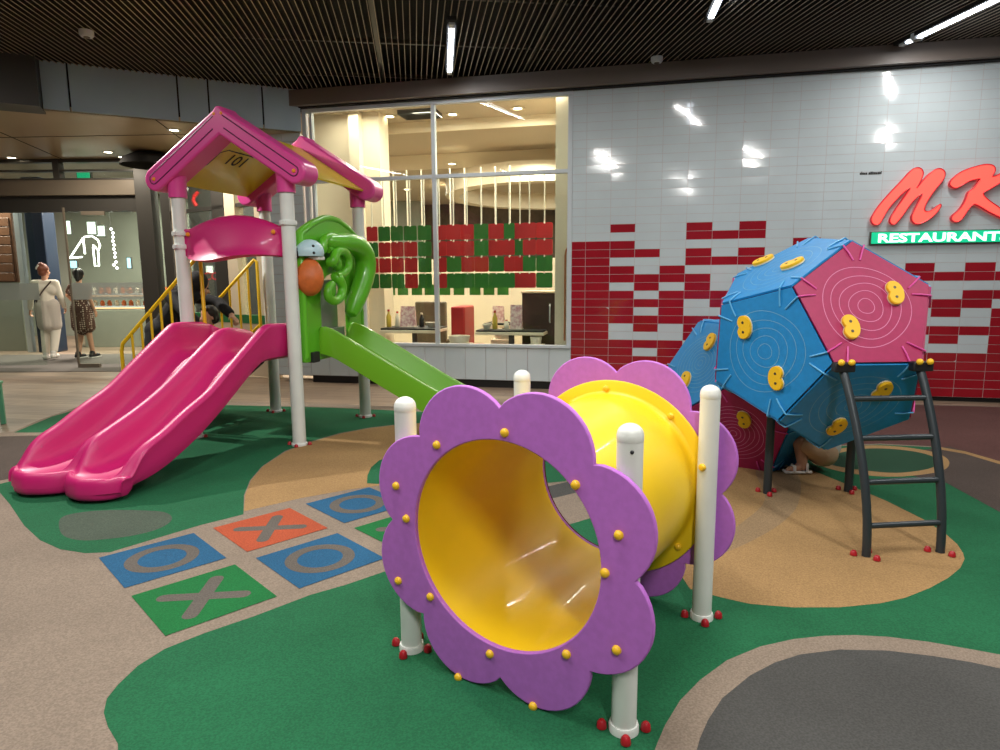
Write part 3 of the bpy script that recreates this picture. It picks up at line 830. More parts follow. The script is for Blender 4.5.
b = MB()
pts = [(-8.816, 2.576), (-8.801, 2.487), (-8.787, 2.397), (-8.818, 2.308), (-8.781, 2.219), (-8.812, 2.129), (-8.774, 2.039), (-8.805, 1.949), (-8.77, 1.836), (-8.845, 1.769), (-8.76, 1.701)]
for i, (x, z) in enumerate(pts):
    b.sphere((x + 0.02 * (i % 2), 15.2, z), 0.03, n=8, m=6)
b.mi = 1
b.tube([(pts[0][0], 15.2, 3.3)] + [(x, 15.2, z) for x, z in pts], 0.004, 6)
tag(b.build('fairy_lights', [M['neon_white'], M['charcoal']]), 'hanging string of small white lights beyond the doors', 'string lights')
b = MB(); b.box((-6.9, 16.6, 1.3), (2.2, 0.3, 2.6)); b.mi = 1; b.box((-6.9, 16.44, 1.2), (1.0, 0.03, 2.2))
tag(b.build('shop_unit', [M['shop_wall'], M['shop_dark']], bevel=0.02), 'grey shop front with dark doorway at the far end of the mall', 'shop front')
b = MB(); b.box((-4.2, 12.6, 1.6), (3.2, 0.1, 3.2))
struct(b.build('wall_shop', M['shop_dark'], smooth=0), 'dark back wall of the side shop')
t3 = text_mesh('JCC', 0.2, 0.02, 'red_lettering')
o = bpy.data.objects.new('red_lettering', t3); C.objects.link(o); t3.materials.append(mat('red_lit', (196, 40, 44), 0.5, emit=0.8))
o.matrix_world = Matrix.Translation((-5.42, 12.0, 1.413)) @ Matrix.Rotation(R(90), 4, 'X')
tag(o, 'small red lettering in the side shop behind the stair rail', 'sign')
neon('neon_sign', [[(-5.352, 2.962), (-5.429, 2.893), (-5.453, 2.807), (-5.406, 2.72)]], 'small red curved neon under the roof panel', 12, 0.03, 'card_red')
lit('wall_screen', [(-5.392, 1.667), (-5.272, 1.539)], 12.2, 'sign_white', 'small white lit poster above the red lettering', 'screen')
t = thing('stool', 'mint green metal stool at the left picture edge', 'stool', (-5.06, 6.16, 0), R(20))
b = MB(); b.box((0, 0, 0.42), (0.42, 0.42, 0.03)); b.build('seat', M['mint'], t, bevel=0.01)
for sx in (-1, 1):
    for sy in (-1, 1):
        b = MB(); b.box((sx * 0.18, sy * 0.18, 0.2025), (0.04, 0.04, 0.405)); b.build('leg', M['mint'], t, bevel=0.006)

# ------------------------------------------------------------------ restaurant behind the window (wall axes)
def wbuild(b, name, m, **k): return b.build(name, m, loc=WALL0, rotz=WROT, **k)
def wbox(x0, x1, y0, y1, z0, z1, b=None):
    b = b or MB()
    return b.box(((x0 + x1) / 2, (y0 + y1) / 2, (z0 + z1) / 2), (x1 - x0, y1 - y0, z1 - z0))
b = wbox(-4.5, 3.5, 0.24, 1.75, 3.75, 3.8); wbox(-4.5, 3.5, 1.7, 3.55, 3.61, 3.66, b); wbox(-5, 3.5, 3.5, 9.2, 3.37, 3.42, b)
struct(wbuild(b, 'ceiling_restaurant', M['tan_ceiling'], smooth=0), 'stepped tan ceiling inside the restaurant')
b = wbox(-4.5, 3.5, 1.66, 1.70, 3.6, 3.75); wbox(-4.5, 3.5, 3.46, 3.5, 3.36, 3.61, b)
struct(wbuild(b, 'trim_2', M['cream'], smooth=0), 'pale fascias of the stepped ceiling')
b = wbox(-5, 3.5, 9.0, 9.2, 0, 3.4)
struct(wbuild(b, 'wall_restaurant', mat('dim_far_wall', (96, 82, 66), 0.7, var=0.35, vscale=3), smooth=0), 'dim far wall of the restaurant')
b = wbox(-3.2, -1.95, 0.95, 1.3, 0, 3.75); wbox(-2.35, -2.2, 0.8, 0.96, 0, 3.74, b)
struct(wbuild(b, 'column_1', M['cream'], smooth=0), 'cream column at the left of the window')
b = wbox(0.66, 1.3, 0.34, 1.6, 0, 3.75)
struct(wbuild(b, 'wall_right_restaurant', M['cream'], smooth=0), 'cream end wall at the right of the window')
b = wbox(-4.6, 0.9, 3.2, 3.3, 0, 1.75)
struct(wbuild(b, 'wall_partition', M['cream'], smooth=0), 'cream partition behind the tables')
b = wbox(-5, 3.5, 0.23, 9.2, 0.0, 0.01)
struct(wbuild(b, 'floor_restaurant', M['tan_ceiling'], smooth=0))
b = MB()
n = 56; cx, cy = -0.194, 5.5
ro = [(cx + 2.05 * cos(2 * pi * k / n), cy + 2.4 * sin(2 * pi * k / n), 3.03) for k in range(n)]
ri = [(cx + 1.78 * cos(2 * pi * k / n), cy + 2.1 * sin(2 * pi * k / n), 3.03) for k in range(n)]
b.ringprism(ro, ri, (0, 0, 0.34))
tag(wbuild(b, 'cove_ring', M['cream']), 'pale oval dropped ring under the restaurant ceiling', 'ceiling light')
WMi = WM.inverted()
for i, (x, y, z, l) in enumerate([(-1.5772484745635407, 9.94623614597586, 3.75, 'bright downlight behind the left upper pane'), (-0.656283784514885, 9.854546226928905, 3.75, 'downlight just right of the window mullion'), (0.2698213900307084, 9.550123801501815, 3.75, 'bright downlight behind the right upper pane'), (-0.8021953954459501, 11.680098000266602, 3.37, 'glowing downlight above the transom beside the mullion'), (0.6857102645830407, 11.79714145571396, 3.37, 'downlight above the transom near the right jamb'), (0.8644795376029738, 13.807318132089707, 3.37, 'downlight below the transom near the right jamb'), (-2.022628297382753, 14.870164724091797, 3.37, 'small downlight left of the mullion under the transom'), (-0.6951763663211384, 15.727290748781277, 3.37, 'small downlight inside the left end of the oval ring'), (-0.3337921782389743, 14.327654070684348, 3.37, 'small downlight near the top of the oval ring'), (0.7522496106415398, 16.448126485400042, 3.37, 'small far downlight inside the oval ring'), (-2.4478028127137663, 17.541396848826846, 3.37, 'faint far downlight above the left cards')]):
    t = thing('restaurant_downlight', l, 'downlight', (round(x, 3), round(y, 3), z), 0, 'restaurant downlights')
    b = MB(); b.lathe([(0.06, -0.012), (0.1, -0.012), (0.1, 0.0), (0.06, 0.0)], n=20, closed=True); b.build('trim_ring', M['cream'], t)
    b = MB(); b.lathe([(0.0, -0.01), (0.06, -0.01), (0.06, 0.0)], n=20); b.build('lamp', M['lamp_warm'], t)
b = MB(); b.box((0, 0, -0.03), (0.55, 0.35, 0.06)); b.mi = 1
for k in range(6): b.box((0, -0.14 + k * 0.056, -0.064), (0.5, 0.02, 0.01))
vx = (-1.384, 3.695)
o = b.build('air_vent', [M['shop_dark'], M['charcoal']], loc=W(vx[0], 1.1, 3.75), rotz=WROT, smooth=0)
tag(o, 'dark square air vent in the restaurant ceiling left of the mullion', 'vent')
# hanging cards
CARD = [(373, 11, 'RGRG'), (385, 12, 'GRRG'), (397.5, 12.5, 'GRRG'), (411, 13, 'GRRR'), (425, 13, 'GGGG'), (440, 13, 'RRRR'), (454, 14, 'RRGG'), (467.5, 13, 'RRRG'), (481.5, 13.5, 'GGRG'), (496.5, 14.5, 'RRGG'), (509.5, 10, 'GRRG'), (520, 12, 'RGRR'), (529.5, 12, 'RRGR'), (544.5, 15, 'RRGG')]
wpos = [-1.91, -1.744, -1.548, -1.363, -1.15, -0.945, -0.738, -0.557, -0.354, -0.155, 0.029, 0.166, 0.299, 0.494]
names = {'R': 'red', 'G': 'green'}
ordn = ['leftmost', 'second', 'third', 'fourth', 'fifth', 'sixth', 'seventh', 'eighth', 'ninth', 'tenth', 'eleventh', 'twelfth', 'thirteenth', 'rightmost']
for i, (px, w, cols) in enumerate(CARD):
    x = wpos[i]; y = 0.5 + 0.03 * (i % 2)
    lbl = '%s string of window cards from the left, top to bottom %s' % (ordn[i], ' '.join(names[c] for c in cols))
    if i in (0, 13): lbl = '%s string of square window cards, top to bottom %s' % (ordn[i], ' '.join(names[c] for c in cols))
    t = thing('card_string', lbl, 'hanging cards', W(x, y, 2.74), WROT, 'red and green cards hung behind the window')
    zt = 2.125
    b = MB(); b.tube([(0, 0, 0.0), (0, 0, 1.28 - 2.74)], 0.009, 6); b.build('cord', M['thread'], t)
    for r, c in enumerate(cols):
        cw = w / 66.5 * 0.97
        z1 = zt - 0.216 * r; z0 = z1 - 0.2
        o_ = []
        rr = 0.022
        for (sx, sz, a0) in ((1, 1, 0), (-1, 1, 90), (-1, -1, 180), (1, -1, 270)):
            for k in range(5):
                a = R(a0 + 22.5 * k)
                o_.append((sx * (cw / 2 - rr) + rr * cos(a), -0.012, (z1 + z0) / 2 + sz * ((z1 - z0) / 2 - rr) + rr * sin(a) - 2.74))
        b = MB(); b.prism(o_, (0, 0.005, 0))
        b.mi = 1; b.sphere((0, -0.013, z1 - 2.74 - 0.004), 0.012, n=8, m=6)
        o = b.build('card', [M['card_red' if c == 'R' else 'card_green'], M['thread']], t, smooth=0)
        o['label'] = names[c] + ' card'
for k, px in enumerate([-2.256, -2.042, -1.83, -1.603, -1.395, -1.157, -0.936, -0.687, -0.472, -0.258]):
    t = thing('hanging_card', 'small green card on pale tape hanging below the big cards', 'hanging cards', W(px, 1.4, 1.15), WROT, 'small green cards hung further back')
    b = MB(); b.box((0, 0, 0.09), (0.17, 0.005, 0.16)); b.build('card', M['card_green'], t, bevel=0.002, smooth=0)
    b = MB(); b.box((0.11, 0, 0.93), (0.022, 0.004, 1.86)); b.build('tape', M['thread'], t, smooth=0)
# furniture
def table(x0, x1, y0, y1, z, label, edge):
    t = thing('dining_table', label, 'table', W((x0 + x1) / 2, (y0 + y1) / 2, 0), WROT)
    w, d = x1 - x0, y1 - y0
    b = MB(); b.box((0, 0, z - 0.012), (w, d, 0.024)); b.build('tabletop', M['ink'], t, bevel=0.006)
    b = MB(); b.box((0, 0, z - 0.045), (w + 0.02, d + 0.02, 0.04)); b.build('edge_band', M[edge], t, bevel=0.006)
    b = MB(); b.cyl((0, 0, 0.03), (0, 0, z - 0.06), 0.04); b.build('pedestal', M['charcoal'], t)
    b = MB(); b.lathe([(0, 0), (0.25, 0), (0.25, 0.015), (0.05, 0.03), (0, 0.03)]); b.build('foot', M['charcoal'], t)
    return t
table(-1.86, -1.05, 0.55, 1.15, 0.715, 'black-topped dining table behind the left window pane', 'cream')
table(-0.42, 0.5, 0.40, 0.71, 0.715, 'black-topped dining table with pale edge behind the right window pane', 'cream')
table(-0.62, -0.05, 1.6, 2.1, 0.72, 'pale-edged dining table behind the red booth seat', 'cream')
def booth(x, y, w, h, d, m, label):
    t = thing('booth_bench', label, 'bench', W(x, y, 0), WROT)
    b = MB(); b.box((0, 0, h / 2 + 0.2), (w, d, h - 0.4)); b.build('backrest', M[m], t, bevel=0.025, seg=3)
    b = MB(); b.box((w / 2 + 0.08, 0, 0.4), (0.18, d, 0.12)); b.build('seat', M[m], t, bevel=0.03, seg=3)
    b = MB(); b.box((0.06, 0, 0.17), (w + 0.12, d - 0.04, 0.34)); b.build('plinth', M['cream'], t, bevel=0.005)
    return t
M['booth_red'] = mat('red_leather', (190, 46, 44), 0.4)
M['booth_grey'] = mat('grey_brown_leather', (104, 92, 74), 0.5)
booth(-0.74, 0.9, 0.2, 1.02, 0.55, 'booth_red', 'red booth bench beside the window mullion')
booth(-1.5, 1.75, 0.5, 1.05, 0.12, 'booth_grey', 'grey-brown booth back behind the left table')
t = thing('partition_cabinet', 'dark brown cabinet partition at the right end of the window', 'cabinet', W(0.40, 1.0, 0), WROT)
b = MB(); b.box((0, 0, 0.6), (0.5, 0.5, 1.2)); b.build('body', mat('dark_brown_wood', (70, 48, 38), 0.45, var=0.1, vscale=6), t, bevel=0.008)
b = MB(); b.box((0, 0, 1.215), (0.53, 0.53, 0.03)); b.build('top_rail', M['cream'], t, bevel=0.006)
b = MB(); b.tube([(0.14, -0.248, 0.8), (0.14, -0.275, 0.82), (0.14, -0.275, 1.03), (0.14, -0.248, 1.05)], 0.01, 8); b.build('handle', M['white_frame'], t)
M['pink_print'] = mat('pink_printed_card', (196, 140, 148), 0.5, rgb2=(236, 214, 206), vscale=26, detail=2)
M['yellow_drink'] = mat('yellow_bottle', (206, 178, 70), 0.3)
M['white_china'] = mat('white_china', (232, 224, 206), 0.3)
def bottle(x, y, z, h, m, label):
    t = thing('sauce_bottle', label, 'bottle', W(x, y, z), WROT, 'bottles on the restaurant tables')
    b = MB(); b.lathe([(0, 0), (0.034, 0), (0.036, 0.01), (0.036, h * 0.6), (0.016, h * 0.78), (0.014, h * 0.9), (0, h * 0.9)], n=16); b.build('body', M[m], t)
    b = MB(); b.lathe([(0, 0), (0.017, 0), (0.017, h * 0.12), (0, h * 0.12)], (0, 0, h * 0.89), n=12); b.build('cap', M['booth_red'] if m != 'ink' else M['cream'], t)
def stand(x, y, z, w, h, label, m='pink_print'):
    t = thing('menu_stand', label, 'menu', W(x, y, z), WROT)
    b = MB(); b.prism([(-w / 2, -0.05, 0.01), (-w / 2, 0.0, h), (-w / 2, 0.05, 0.01)], (w, 0, 0)); b.build('folded_card', M[m], t, smooth=0)
    b = MB(); b.box((0, 0, 0.005), (w + 0.02, 0.12, 0.01)); b.build('base', M['white_china'], t, bevel=0.002)
def bowl(x, y, z, r, label):
    b = MB(); b.lathe([(0, 0.0), (r * 0.5, 0.0), (r * 0.55, 0.01), (r, 0.07), (r * 0.95, 0.07), (r * 0.5, 0.02), (0, 0.015)], n=24)
    tag(b.build('bowl', M['white_china'], loc=W(x, y, z), rotz=WROT), label, 'bowl', 'bowls on the restaurant tables')
tz = 0.717
bottle(-1.83, 0.8, tz, 0.25, 'yellow_drink', 'yellow bottle on the left table nearest the slide')
bottle(-1.72, 0.86, tz, 0.22, 'white_china', 'white bottle on the left table beside the pink menu')
stand(-1.53, 0.8, tz, 0.22, 0.3, 'pink printed folding menu on the left table')
bottle(-1.36, 0.9, tz, 0.2, 'ink', 'dark bottle right of the pink menu on the left table')
bowl(-1.2, 0.85, tz, 0.09, 'white bowl at the right end of the left table')
bottle(-0.2, 0.6, tz, 0.25, 'yellow_drink', 'yellow bottle on the right table')
bottle(-0.03, 0.56, tz, 0.13, 'white_china', 'short white bottle in the middle of the right table')
stand(0.1, 0.6, tz, 0.16, 0.33, 'tall printed menu on the right table')
stand(-0.42, 1.8, 0.722, 0.18, 0.26, 'printed menu on the table behind the red bench')
bowl(-0.3, 0.55, tz, 0.07, 'white bowl at the left end of the right table')
def steamer(x, y, w, label):
    t = thing('crockery_basket', label, 'basket', W(x, y, 0), WROT)
    b = MB(); b.box((0, 0, 0.265), (w + 0.05, 0.26, 0.53)); b.build('stand', M['cream'], t, bevel=0.01)
    b = MB(); b.lathe([(0, 0.53), (w * 0.42, 0.53), (w * 0.5, 0.635), (w * 0.46, 0.635), (w * 0.4, 0.55), (0, 0.55)], n=28); b.build('basket', M['white_china'], t)
steamer(-0.66, 0.42, 0.3, 'pale crockery basket on the sill before the red bench')
steamer(-0.22, 1.2, 0.26, 'pale crockery basket under the right table')
steamer(0.40, 0.42, 0.16, 'pale basket in the right corner of the window')
b = MB(); b.tube([(0.80, 0.27, 0.6), (0.80, 0.27, 1.68), (0.81, 0.275, 1.75), (0.84, 0.29, 1.8)], 0.012, 8)
tag(wbuild(b, 'copper_pipe', mat('copper', (176, 112, 72), 0.4, metal=0.4)), 'thin copper-coloured pipe beside the right window jamb', 'pipe')

# ------------------------------------------------------------------ lit letters and sign box on the tiles
def zpx(s):
    return s
Mp = [(4.241, 1.971), (4.22, 2.013), (4.23, 2.065), (4.284, 2.163), (4.371, 2.28), (4.487, 2.419), (4.573, 2.525), (4.625, 2.553), (4.672, 2.541), (4.696, 2.495), (4.685, 2.437), (4.662, 2.379), (4.646, 2.341), (4.718, 2.444), (4.79, 2.516), (4.842, 2.536), (4.889, 2.517), (4.908, 2.47), (4.89, 2.412), (4.835, 2.331), (4.781, 2.241), (4.744, 2.158), (4.739, 2.107), (4.77, 2.089), (4.825, 2.113), (4.877, 2.16), (4.895, 2.145), (4.859, 2.075), (4.799, 2.012), (4.725, 1.967), (4.671, 1.959), (4.629, 1.991), (4.62, 2.048), (4.643, 2.118), (4.676, 2.199), (4.704, 2.277), (4.642, 2.228), (4.585, 2.151), (4.537, 2.067), (4.487, 1.991), (4.454, 1.959), (4.422, 1.969), (4.406, 2.01), (4.433, 2.082), (4.489, 2.182), (4.545, 2.274), (4.582, 2.343), (4.527, 2.305), (4.454, 2.222), (4.396, 2.148), (4.347, 2.055), (4.313, 1.98), (4.276, 1.958)]
Kp = [(4.972, 2.35), (4.96, 2.385), (4.988, 2.434), (5.051, 2.489), (5.139, 2.527), (5.241, 2.555), (5.315, 2.558), (5.362, 2.537), (5.376, 2.489), (5.356, 2.431), (5.428, 2.461), (5.49, 2.507), (5.528, 2.522), (5.552, 2.492), (5.519, 2.434), (5.436, 2.367), (5.338, 2.3), (5.285, 2.262), (5.332, 2.201), (5.429, 2.126), (5.525, 2.047), (5.562, 2.003), (5.532, 1.977), (5.469, 2.008), (5.359, 2.068), (5.279, 2.12), (5.219, 2.152), (5.187, 2.136), (5.147, 2.074), (5.115, 2.013), (5.072, 1.972), (5.029, 1.979), (5.006, 2.01), (5.02, 2.049), (5.069, 2.098), (5.112, 2.172), (5.131, 2.234), (5.144, 2.284), (5.187, 2.319), (5.22, 2.37), (5.242, 2.412), (5.194, 2.408), (5.135, 2.39), (5.078, 2.352), (5.02, 2.325)]
M['sign_red'] = mat('lit_red_letter', (255, 84, 72), 0.35, emit=1.25)
M['sign_edge'] = mat('red_letter_side', (190, 30, 44), 0.35, emit=0.35)
def letter(P, name, label):
    c0 = (sum(p[0] for p in P) / len(P), 0, sum(p[1] for p in P) / len(P))
    pts = [(p.x - c0[0], 0.0, p.y - c0[2]) for p in spline(P, True, 3)]
    t = thing(name, label, 'sign', W(c0[0], -0.06, c0[2]), WROT, 'lit script letters on the tiled wall')
    bm = bmesh.new()
    f = bm.faces.new([bm.verts.new(p) for p in pts])
    bm.normal_update()
    bmesh.ops.triangulate(bm, faces=[f], ngon_method='EAR_CLIP')
    me = bpy.data.meshes.new('face'); bm.to_mesh(me); bm.free()
    me.materials.append(M['sign_red'])
    o = bpy.data.objects.new('face', me); C.objects.link(o); o.parent = t
    b = MB(); n = len(pts)
    b.add([(p[0] * 1.0, 0.001, p[2]) for p in pts] + [(p[0], 0.05, p[2]) for p in pts], [(i, (i + 1) % n, n + (i + 1) % n, n + i) for i in range(n)])
    b.build('return', M['sign_edge'], t)
    b = MB(); b.tube([(p[0], -0.002, p[2]) for p in pts], 0.006, 6, closed=True); b.build('outline', M['sign_edge'], t)
    b = MB()
    for k in (0.2, 0.5, 0.8):
        p = pts[int(k * n)]; b.cyl((p[0] * 0.8, 0.01, p[2] * 0.8), (p[0] * 0.8, 0.06, p[2] * 0.8), 0.01, n=8)
    b.build('stud', M['white_frame'], t)
letter(Mp, 'script_letter', 'large lit red script letter M on the tiles')
letter(Kp, 'script_letter', 'large lit red script letter K at the right picture edge')
t = thing('sign_box', 'long lit green sign box reading RESTAURANTS below the red letters', 'sign', W(4.919, -0.05, 1.817), WROT)
M['sign_green'] = mat('lit_green_face', (10, 178, 128), 0.4, emit=0.9)
M['sign_text'] = mat('lit_white_text', (225, 255, 244), 0.4, emit=1.6)
b = MB(); b.box((0, 0.025, 0), (1.38, 0.05, 0.142)); b.build('case', M['bolt_grey'], t, bevel=0.004, smooth=0)
b = MB(); b.box((0, -0.004, 0), (1.365, 0.01, 0.124)); b.build('face', M['sign_green'], t, smooth=0)
me = text_mesh('RESTAURANTS', 0.128, 0.006, 'lettering', bold=0.0036, sx=1.0)
wd = max(v.co.x for v in me.vertices) - min(v.co.x for v in me.vertices)
for v in me.vertices: v.co.x *= 1.265 / wd
o = bpy.data.objects.new('lettering', me); C.objects.link(o); me.materials.append(M['sign_text'])
o.parent = t; o.matrix_local = Matrix.Translation((-0.625, -0.012, -0.046)) @ Matrix.Rotation(R(90), 4, 'X')
b = MB(); x = 0.0
for w_, h_ in ((.012, .022), (.006, .034), (.014, .022), (.012, .02), (.013, .022), (0, 0), (.014, .022), (.012, .03), (.008, .03), (.006, .026), (.014, .022), (.012, .02), (.013, .022), (.012, .024), (.006, .032)):
    if h_: b.box((x + w_ / 2, 0, h_ / 2), (w_, 0.003, h_))
    x += w_ + 0.004 if h_ else 0.012
o = b.build('small_lettering', M['ink'], loc=W(4.085, -0.008, 2.508), rotz=WROT, smooth=0)
tag(o, 'tiny line of black lettering on the white tiles left of the red letters', 'lettering')

# ------------------------------------------------------------------ flower tunnel
tun = thing('flower_tunnel', 'yellow crawl tunnel between two purple flower panels on white posts', 'play tunnel', (0.250, 2.4255, 0), R(-32.5))
HX, HZ, HR = 0.003, 0.532, 0.357
PXs, PYs = 0.4335, 0.406
def post_tunnel(x, y, bolt):
    b = MB(); b.lathe([(0, 0.0), (0.039, 0.0), (0.039, 0.945), (0, 0.945)], (x, y, 0), n=28)
    p = b.build('post', M['steel_white'], tun)
    pr_ = [(0.0392, 0.93), (0.0400, 0.932), (0.0400, 0.948)]
    for k in range(7):
        a = pi / 2 * k / 6
        pr_.append((0.0392 * cos(a) if k else 0.0394, 0.950 + 0.032 * sin(a)))
    b = MB(); b.lathe([(0, 0.93)] + pr_, (x, y, 0), n=28); b.build('post_cap', M['steel_white'], p)
    b = MB(); b.lathe([(0.039, 0.0), (0.047, 0.0), (0.047, 0.022), (0.044, 0.03), (0.039, 0.03)], (x, y, 0), n=28, closed=True); b.build('post_collar', M['steel_white'], p)
    for k in range(4):
        a = R(20 + 90 * k) + 0.3 * x
        b = MB(); b.lathe([(0, 0.03), (0.008, 0.029), (0.014, 0.022), (0.016, 0.008), (0.016, 0.004), (0, 0.004)], (x + 0.068 * cos(a), y + 0.068 * sin(a), 0.004), n=14)
        lab(b.build('bolt_cap', M['bolt_red'], p), 'red bolt cap at the post foot')
    if bolt:
        b = MB(); a = R(-60); b.sphere((x + 0.0385 * cos(a), y + 0.0385 * sin(a), 0.905), 0.006, n=10, m=6); b.build('bolt_hole', M['clip'], p)
KT = 0.017
post_tunnel(-PXs - 0.012, -PYs, False); post_tunnel(PXs - 0.022, -PYs, True); post_tunnel(PXs - 0.006, PYs, False); post_tunnel(-PXs, PYs, False)
def flower(y0, th):
    O, I = [], []
    rc, rp = 0.358, 0.193
    per = 16
    for k in range(8):
        ca = R(22.5 + 45 * k)
        # petal arc between its two notches
        a_n = math.atan2(0.1768, 0.4268 - rc)
        for j in range(per):
            t = -a_n + 2 * a_n * j / per
            lx, lz = rc + rp * cos(t), rp * sin(t)
            O.append((HX + lx * cos(ca) - lz * sin(ca), y0, HZ + lx * sin(ca) + lz * cos(ca)))
            a = math.atan2(O[-1][2] - HZ, O[-1][0] - HX)
            I.append((HX + HR * cos(a), y0, HZ + HR * sin(a)))
    O = [(p[0] + KT * y0, p[1], p[2]) for p in O]; I = [(p[0] + KT * y0, p[1], p[2]) for p in I]
    b = MB(); b.ringprism(O, I, (0, th, 0))
    return b.build('flower_panel', M['purple'], tun, bevel=0.004, smooth=30)
yf = -PYs - 0.041
ff = flower(yf - 0.020, 0.020)
fb = flower(PYs + 0.041, 0.020)
lab(ff, 'near purple flower panel'); lab(fb, 'far purple flower panel')
def bolts(y, s, par, pts, m='bolt_yellow'):
    for (dx, dz) in pts:
        b = MB(); b.lathe([(0, 0.014), (0.008, 0.013), (0.0135, 0.008), (0.015, 0.0), (0, 0.0)], (HX + dx + KT * y, y, HZ + dz), (0, s, 0), 16)
        b.build('bolt_cap', M[m], par)
inner = [(HR + 0.035) * 1.0] * 8
bp_ = [(.023, .386), (-.25, .31), (-.439, .134), (-.395, .02), (-.442, -.228), (-.293, -.251), (-.041, -.389), (.247, -.297), (.413, -.23), (.371, .003), (.412, .129), (.272, .257), (-.176, -.521), (.127, -.52)]
bolts(yf - 0.020, -1, ff, bp_)
bk = [(0.395 * cos(R(a)), 0.395 * sin(R(a))) for a in (5, 50, 95, 140, 185, 230, 275, 320)]
# yellow tube with rolled flanges
L0, L1 = yf - 0.001, PYs + 0.042
b = MB(); half = []
prof = [(HR + 0.001, L0 - 0.017), (HR + 0.001, L1 + 0.017)]
prof += [(HR + 0.007, L1 + 0.017), (HR + 0.007, L1 - 0.003)]
def flange(Lf, s):
    return [(0.430, Lf), (0.432, Lf + s * 0.007), (0.425, Lf + s * 0.012), (0.388, Lf + s * 0.0135), (0.376, Lf + s * 0.02), (0.369, Lf + s * 0.034), (0.3665, Lf + s * 0.07)]
prof += flange(L1 - 0.004, -1) + list(reversed(flange(L0 + 0.004, 1))) + [(HR + 0.007, L0 + 0.003), (HR + 0.007, L0 - 0.017)]
b.lathe([(r, t) for r, t in prof], (HX, 0, HZ), (0, 1, 0), 72, closed=True)
for v in b.v: v.x += KT * v.y
tb = b.build('tunnel_tube', M['yellow_plastic'], tun, smooth=50)
bolts(L1 - 0.016, -1, tb, bk); bolts(L0 + 0.016, 1, tb, bk)
b = MB()
b.ringprism([(HX + (HR + .004) * cos(2 * pi * k / 64), PYs + 0.0615, HZ + (HR + .004) * sin(2 * pi * k / 64)) for k in range(64)], [(HX + (HR - .001) * cos(2 * pi * k / 64), PYs + 0.0615, HZ + (HR - .001) * sin(2 * pi * k / 64)) for k in range(64)], (0, 0.003, 0))
for v in b.v: v.x += KT * v.y
lab(b.build('panel_rim', mat('maroon_rim', (110, 30, 50), 0.6), tun), 'dark edge round the far tunnel mouth')
# yellow caps on the back right post
for (x, y, z) in ((PXs, PYs, 0.655),):
    b = MB(); b.lathe([(0, 0.016), (0.010, 0.014), (0.0145, 0.008), (0.0155, 0.0), (0, 0.0)], (x - 0.016, y - 0.036, z), (-0.25, -1, 0), 16); b.build('bolt_cap', M['bolt_yellow'], tun)

# ------------------------------------------------------------------ climbing balls
FS = [[10, 13, 3, 0, 2], [1, 9, 4, 0, 3], [5, 12, 2, 0, 4], [7, 1, 3, 13, 11], [8, 5, 4, 9, 6], [9, 1, 7, 17, 6], [12, 5, 8, 18, 15], [13, 10, 14, 19, 11], [14, 10, 2, 12, 15], [16, 18, 8, 6, 17], [16, 19, 14, 15, 18], [16, 17, 7, 11, 19]]
VA = [(2.234, 3.447, 0.944), (1.607, 3.694, 0.585), (2.372, 3.653, 1.345), (1.763, 3.43, 0.944), (2.37, 3.721, 0.585), (2.592, 4.097, 0.764), (1.966, 4.343, 0.405), (1.358, 4.052, 0.764), (2.343, 4.481, 0.653), (1.983, 3.874, 0.363), (1.987, 3.763, 1.593), (1.36, 4.01, 1.234), (2.594, 4.054, 1.234), (1.61, 3.625, 1.345), (1.97, 4.233, 1.635), (2.345, 4.413, 1.413), (1.718, 4.659, 1.054), (1.58, 4.454, 0.653), (2.19, 4.676, 1.054), (1.582, 4.385, 1.413)]
VB = [(2.166, 5.325, 0.004), (1.565, 4.854, 0.004), (2.305, 5.531, 0.405), (1.695, 5.308, 0.004), (2.328, 4.882, 0.004), (2.567, 4.814, 0.405), (1.966, 4.343, 0.405), (1.332, 4.769, 0.405), (2.343, 4.481, 0.653), (1.957, 4.591, 0.004), (1.919, 5.641, 0.653), (1.318, 5.17, 0.653), (2.552, 5.215, 0.653), (1.542, 5.503, 0.405), (1.928, 5.393, 1.054), (2.319, 5.13, 1.054), (1.718, 4.659, 1.054), (1.58, 4.454, 0.653), (2.19, 4.676, 1.054), (1.556, 5.102, 1.054)]
clm = thing('climbing_balls', 'two joined twelve-sided blue and pink climbing balls with yellow holds and a ladder', 'climbing frame', (2.0, 4.053, 0))
COL = {'A': {0: 'pink', 3: 'blue', 7: 'blue', 1: 'blue', 8: 'blue', 2: 'pink', 6: 'blue', 10: 'pink', 11: 'pink', 5: 'blue', 9: None, 4: None},
       'B': {11: 'blue', 5: 'pink', 4: 'blue', 3: 'blue', 10: 'blue', 7: 'pink', 8: 'blue', 6: 'pink', 2: 'blue', 0: 'blue', 1: 'pink', 9: None}}
HOLD = {('A', 0): [(1.876, 3.512, 1.126), (2.157, 3.611, 1.303)], ('A', 3): [(1.451, 3.862, 1.108), (1.584, 3.686, 0.83)], ('A', 7): [(1.71, 4.287, 1.495), (1.731, 3.907, 1.466)], ('A', 1): [(1.952, 3.721, 0.545), (2.094, 3.545, 0.786)],
        ('B', 11): [(1.404, 4.866, 0.633), (1.568, 4.838, 0.921)], ('B', 5): [(1.708, 4.492, 0.419)]}
HORI = {('A', 0): (R(0), R(0)), ('A', 3): (R(4), R(184)), ('A', 7): (R(-50), R(-50)), ('A', 1): (R(-15), R(-5)), ('B', 11): (R(20), R(0)), ('B', 5): (R(5),)}
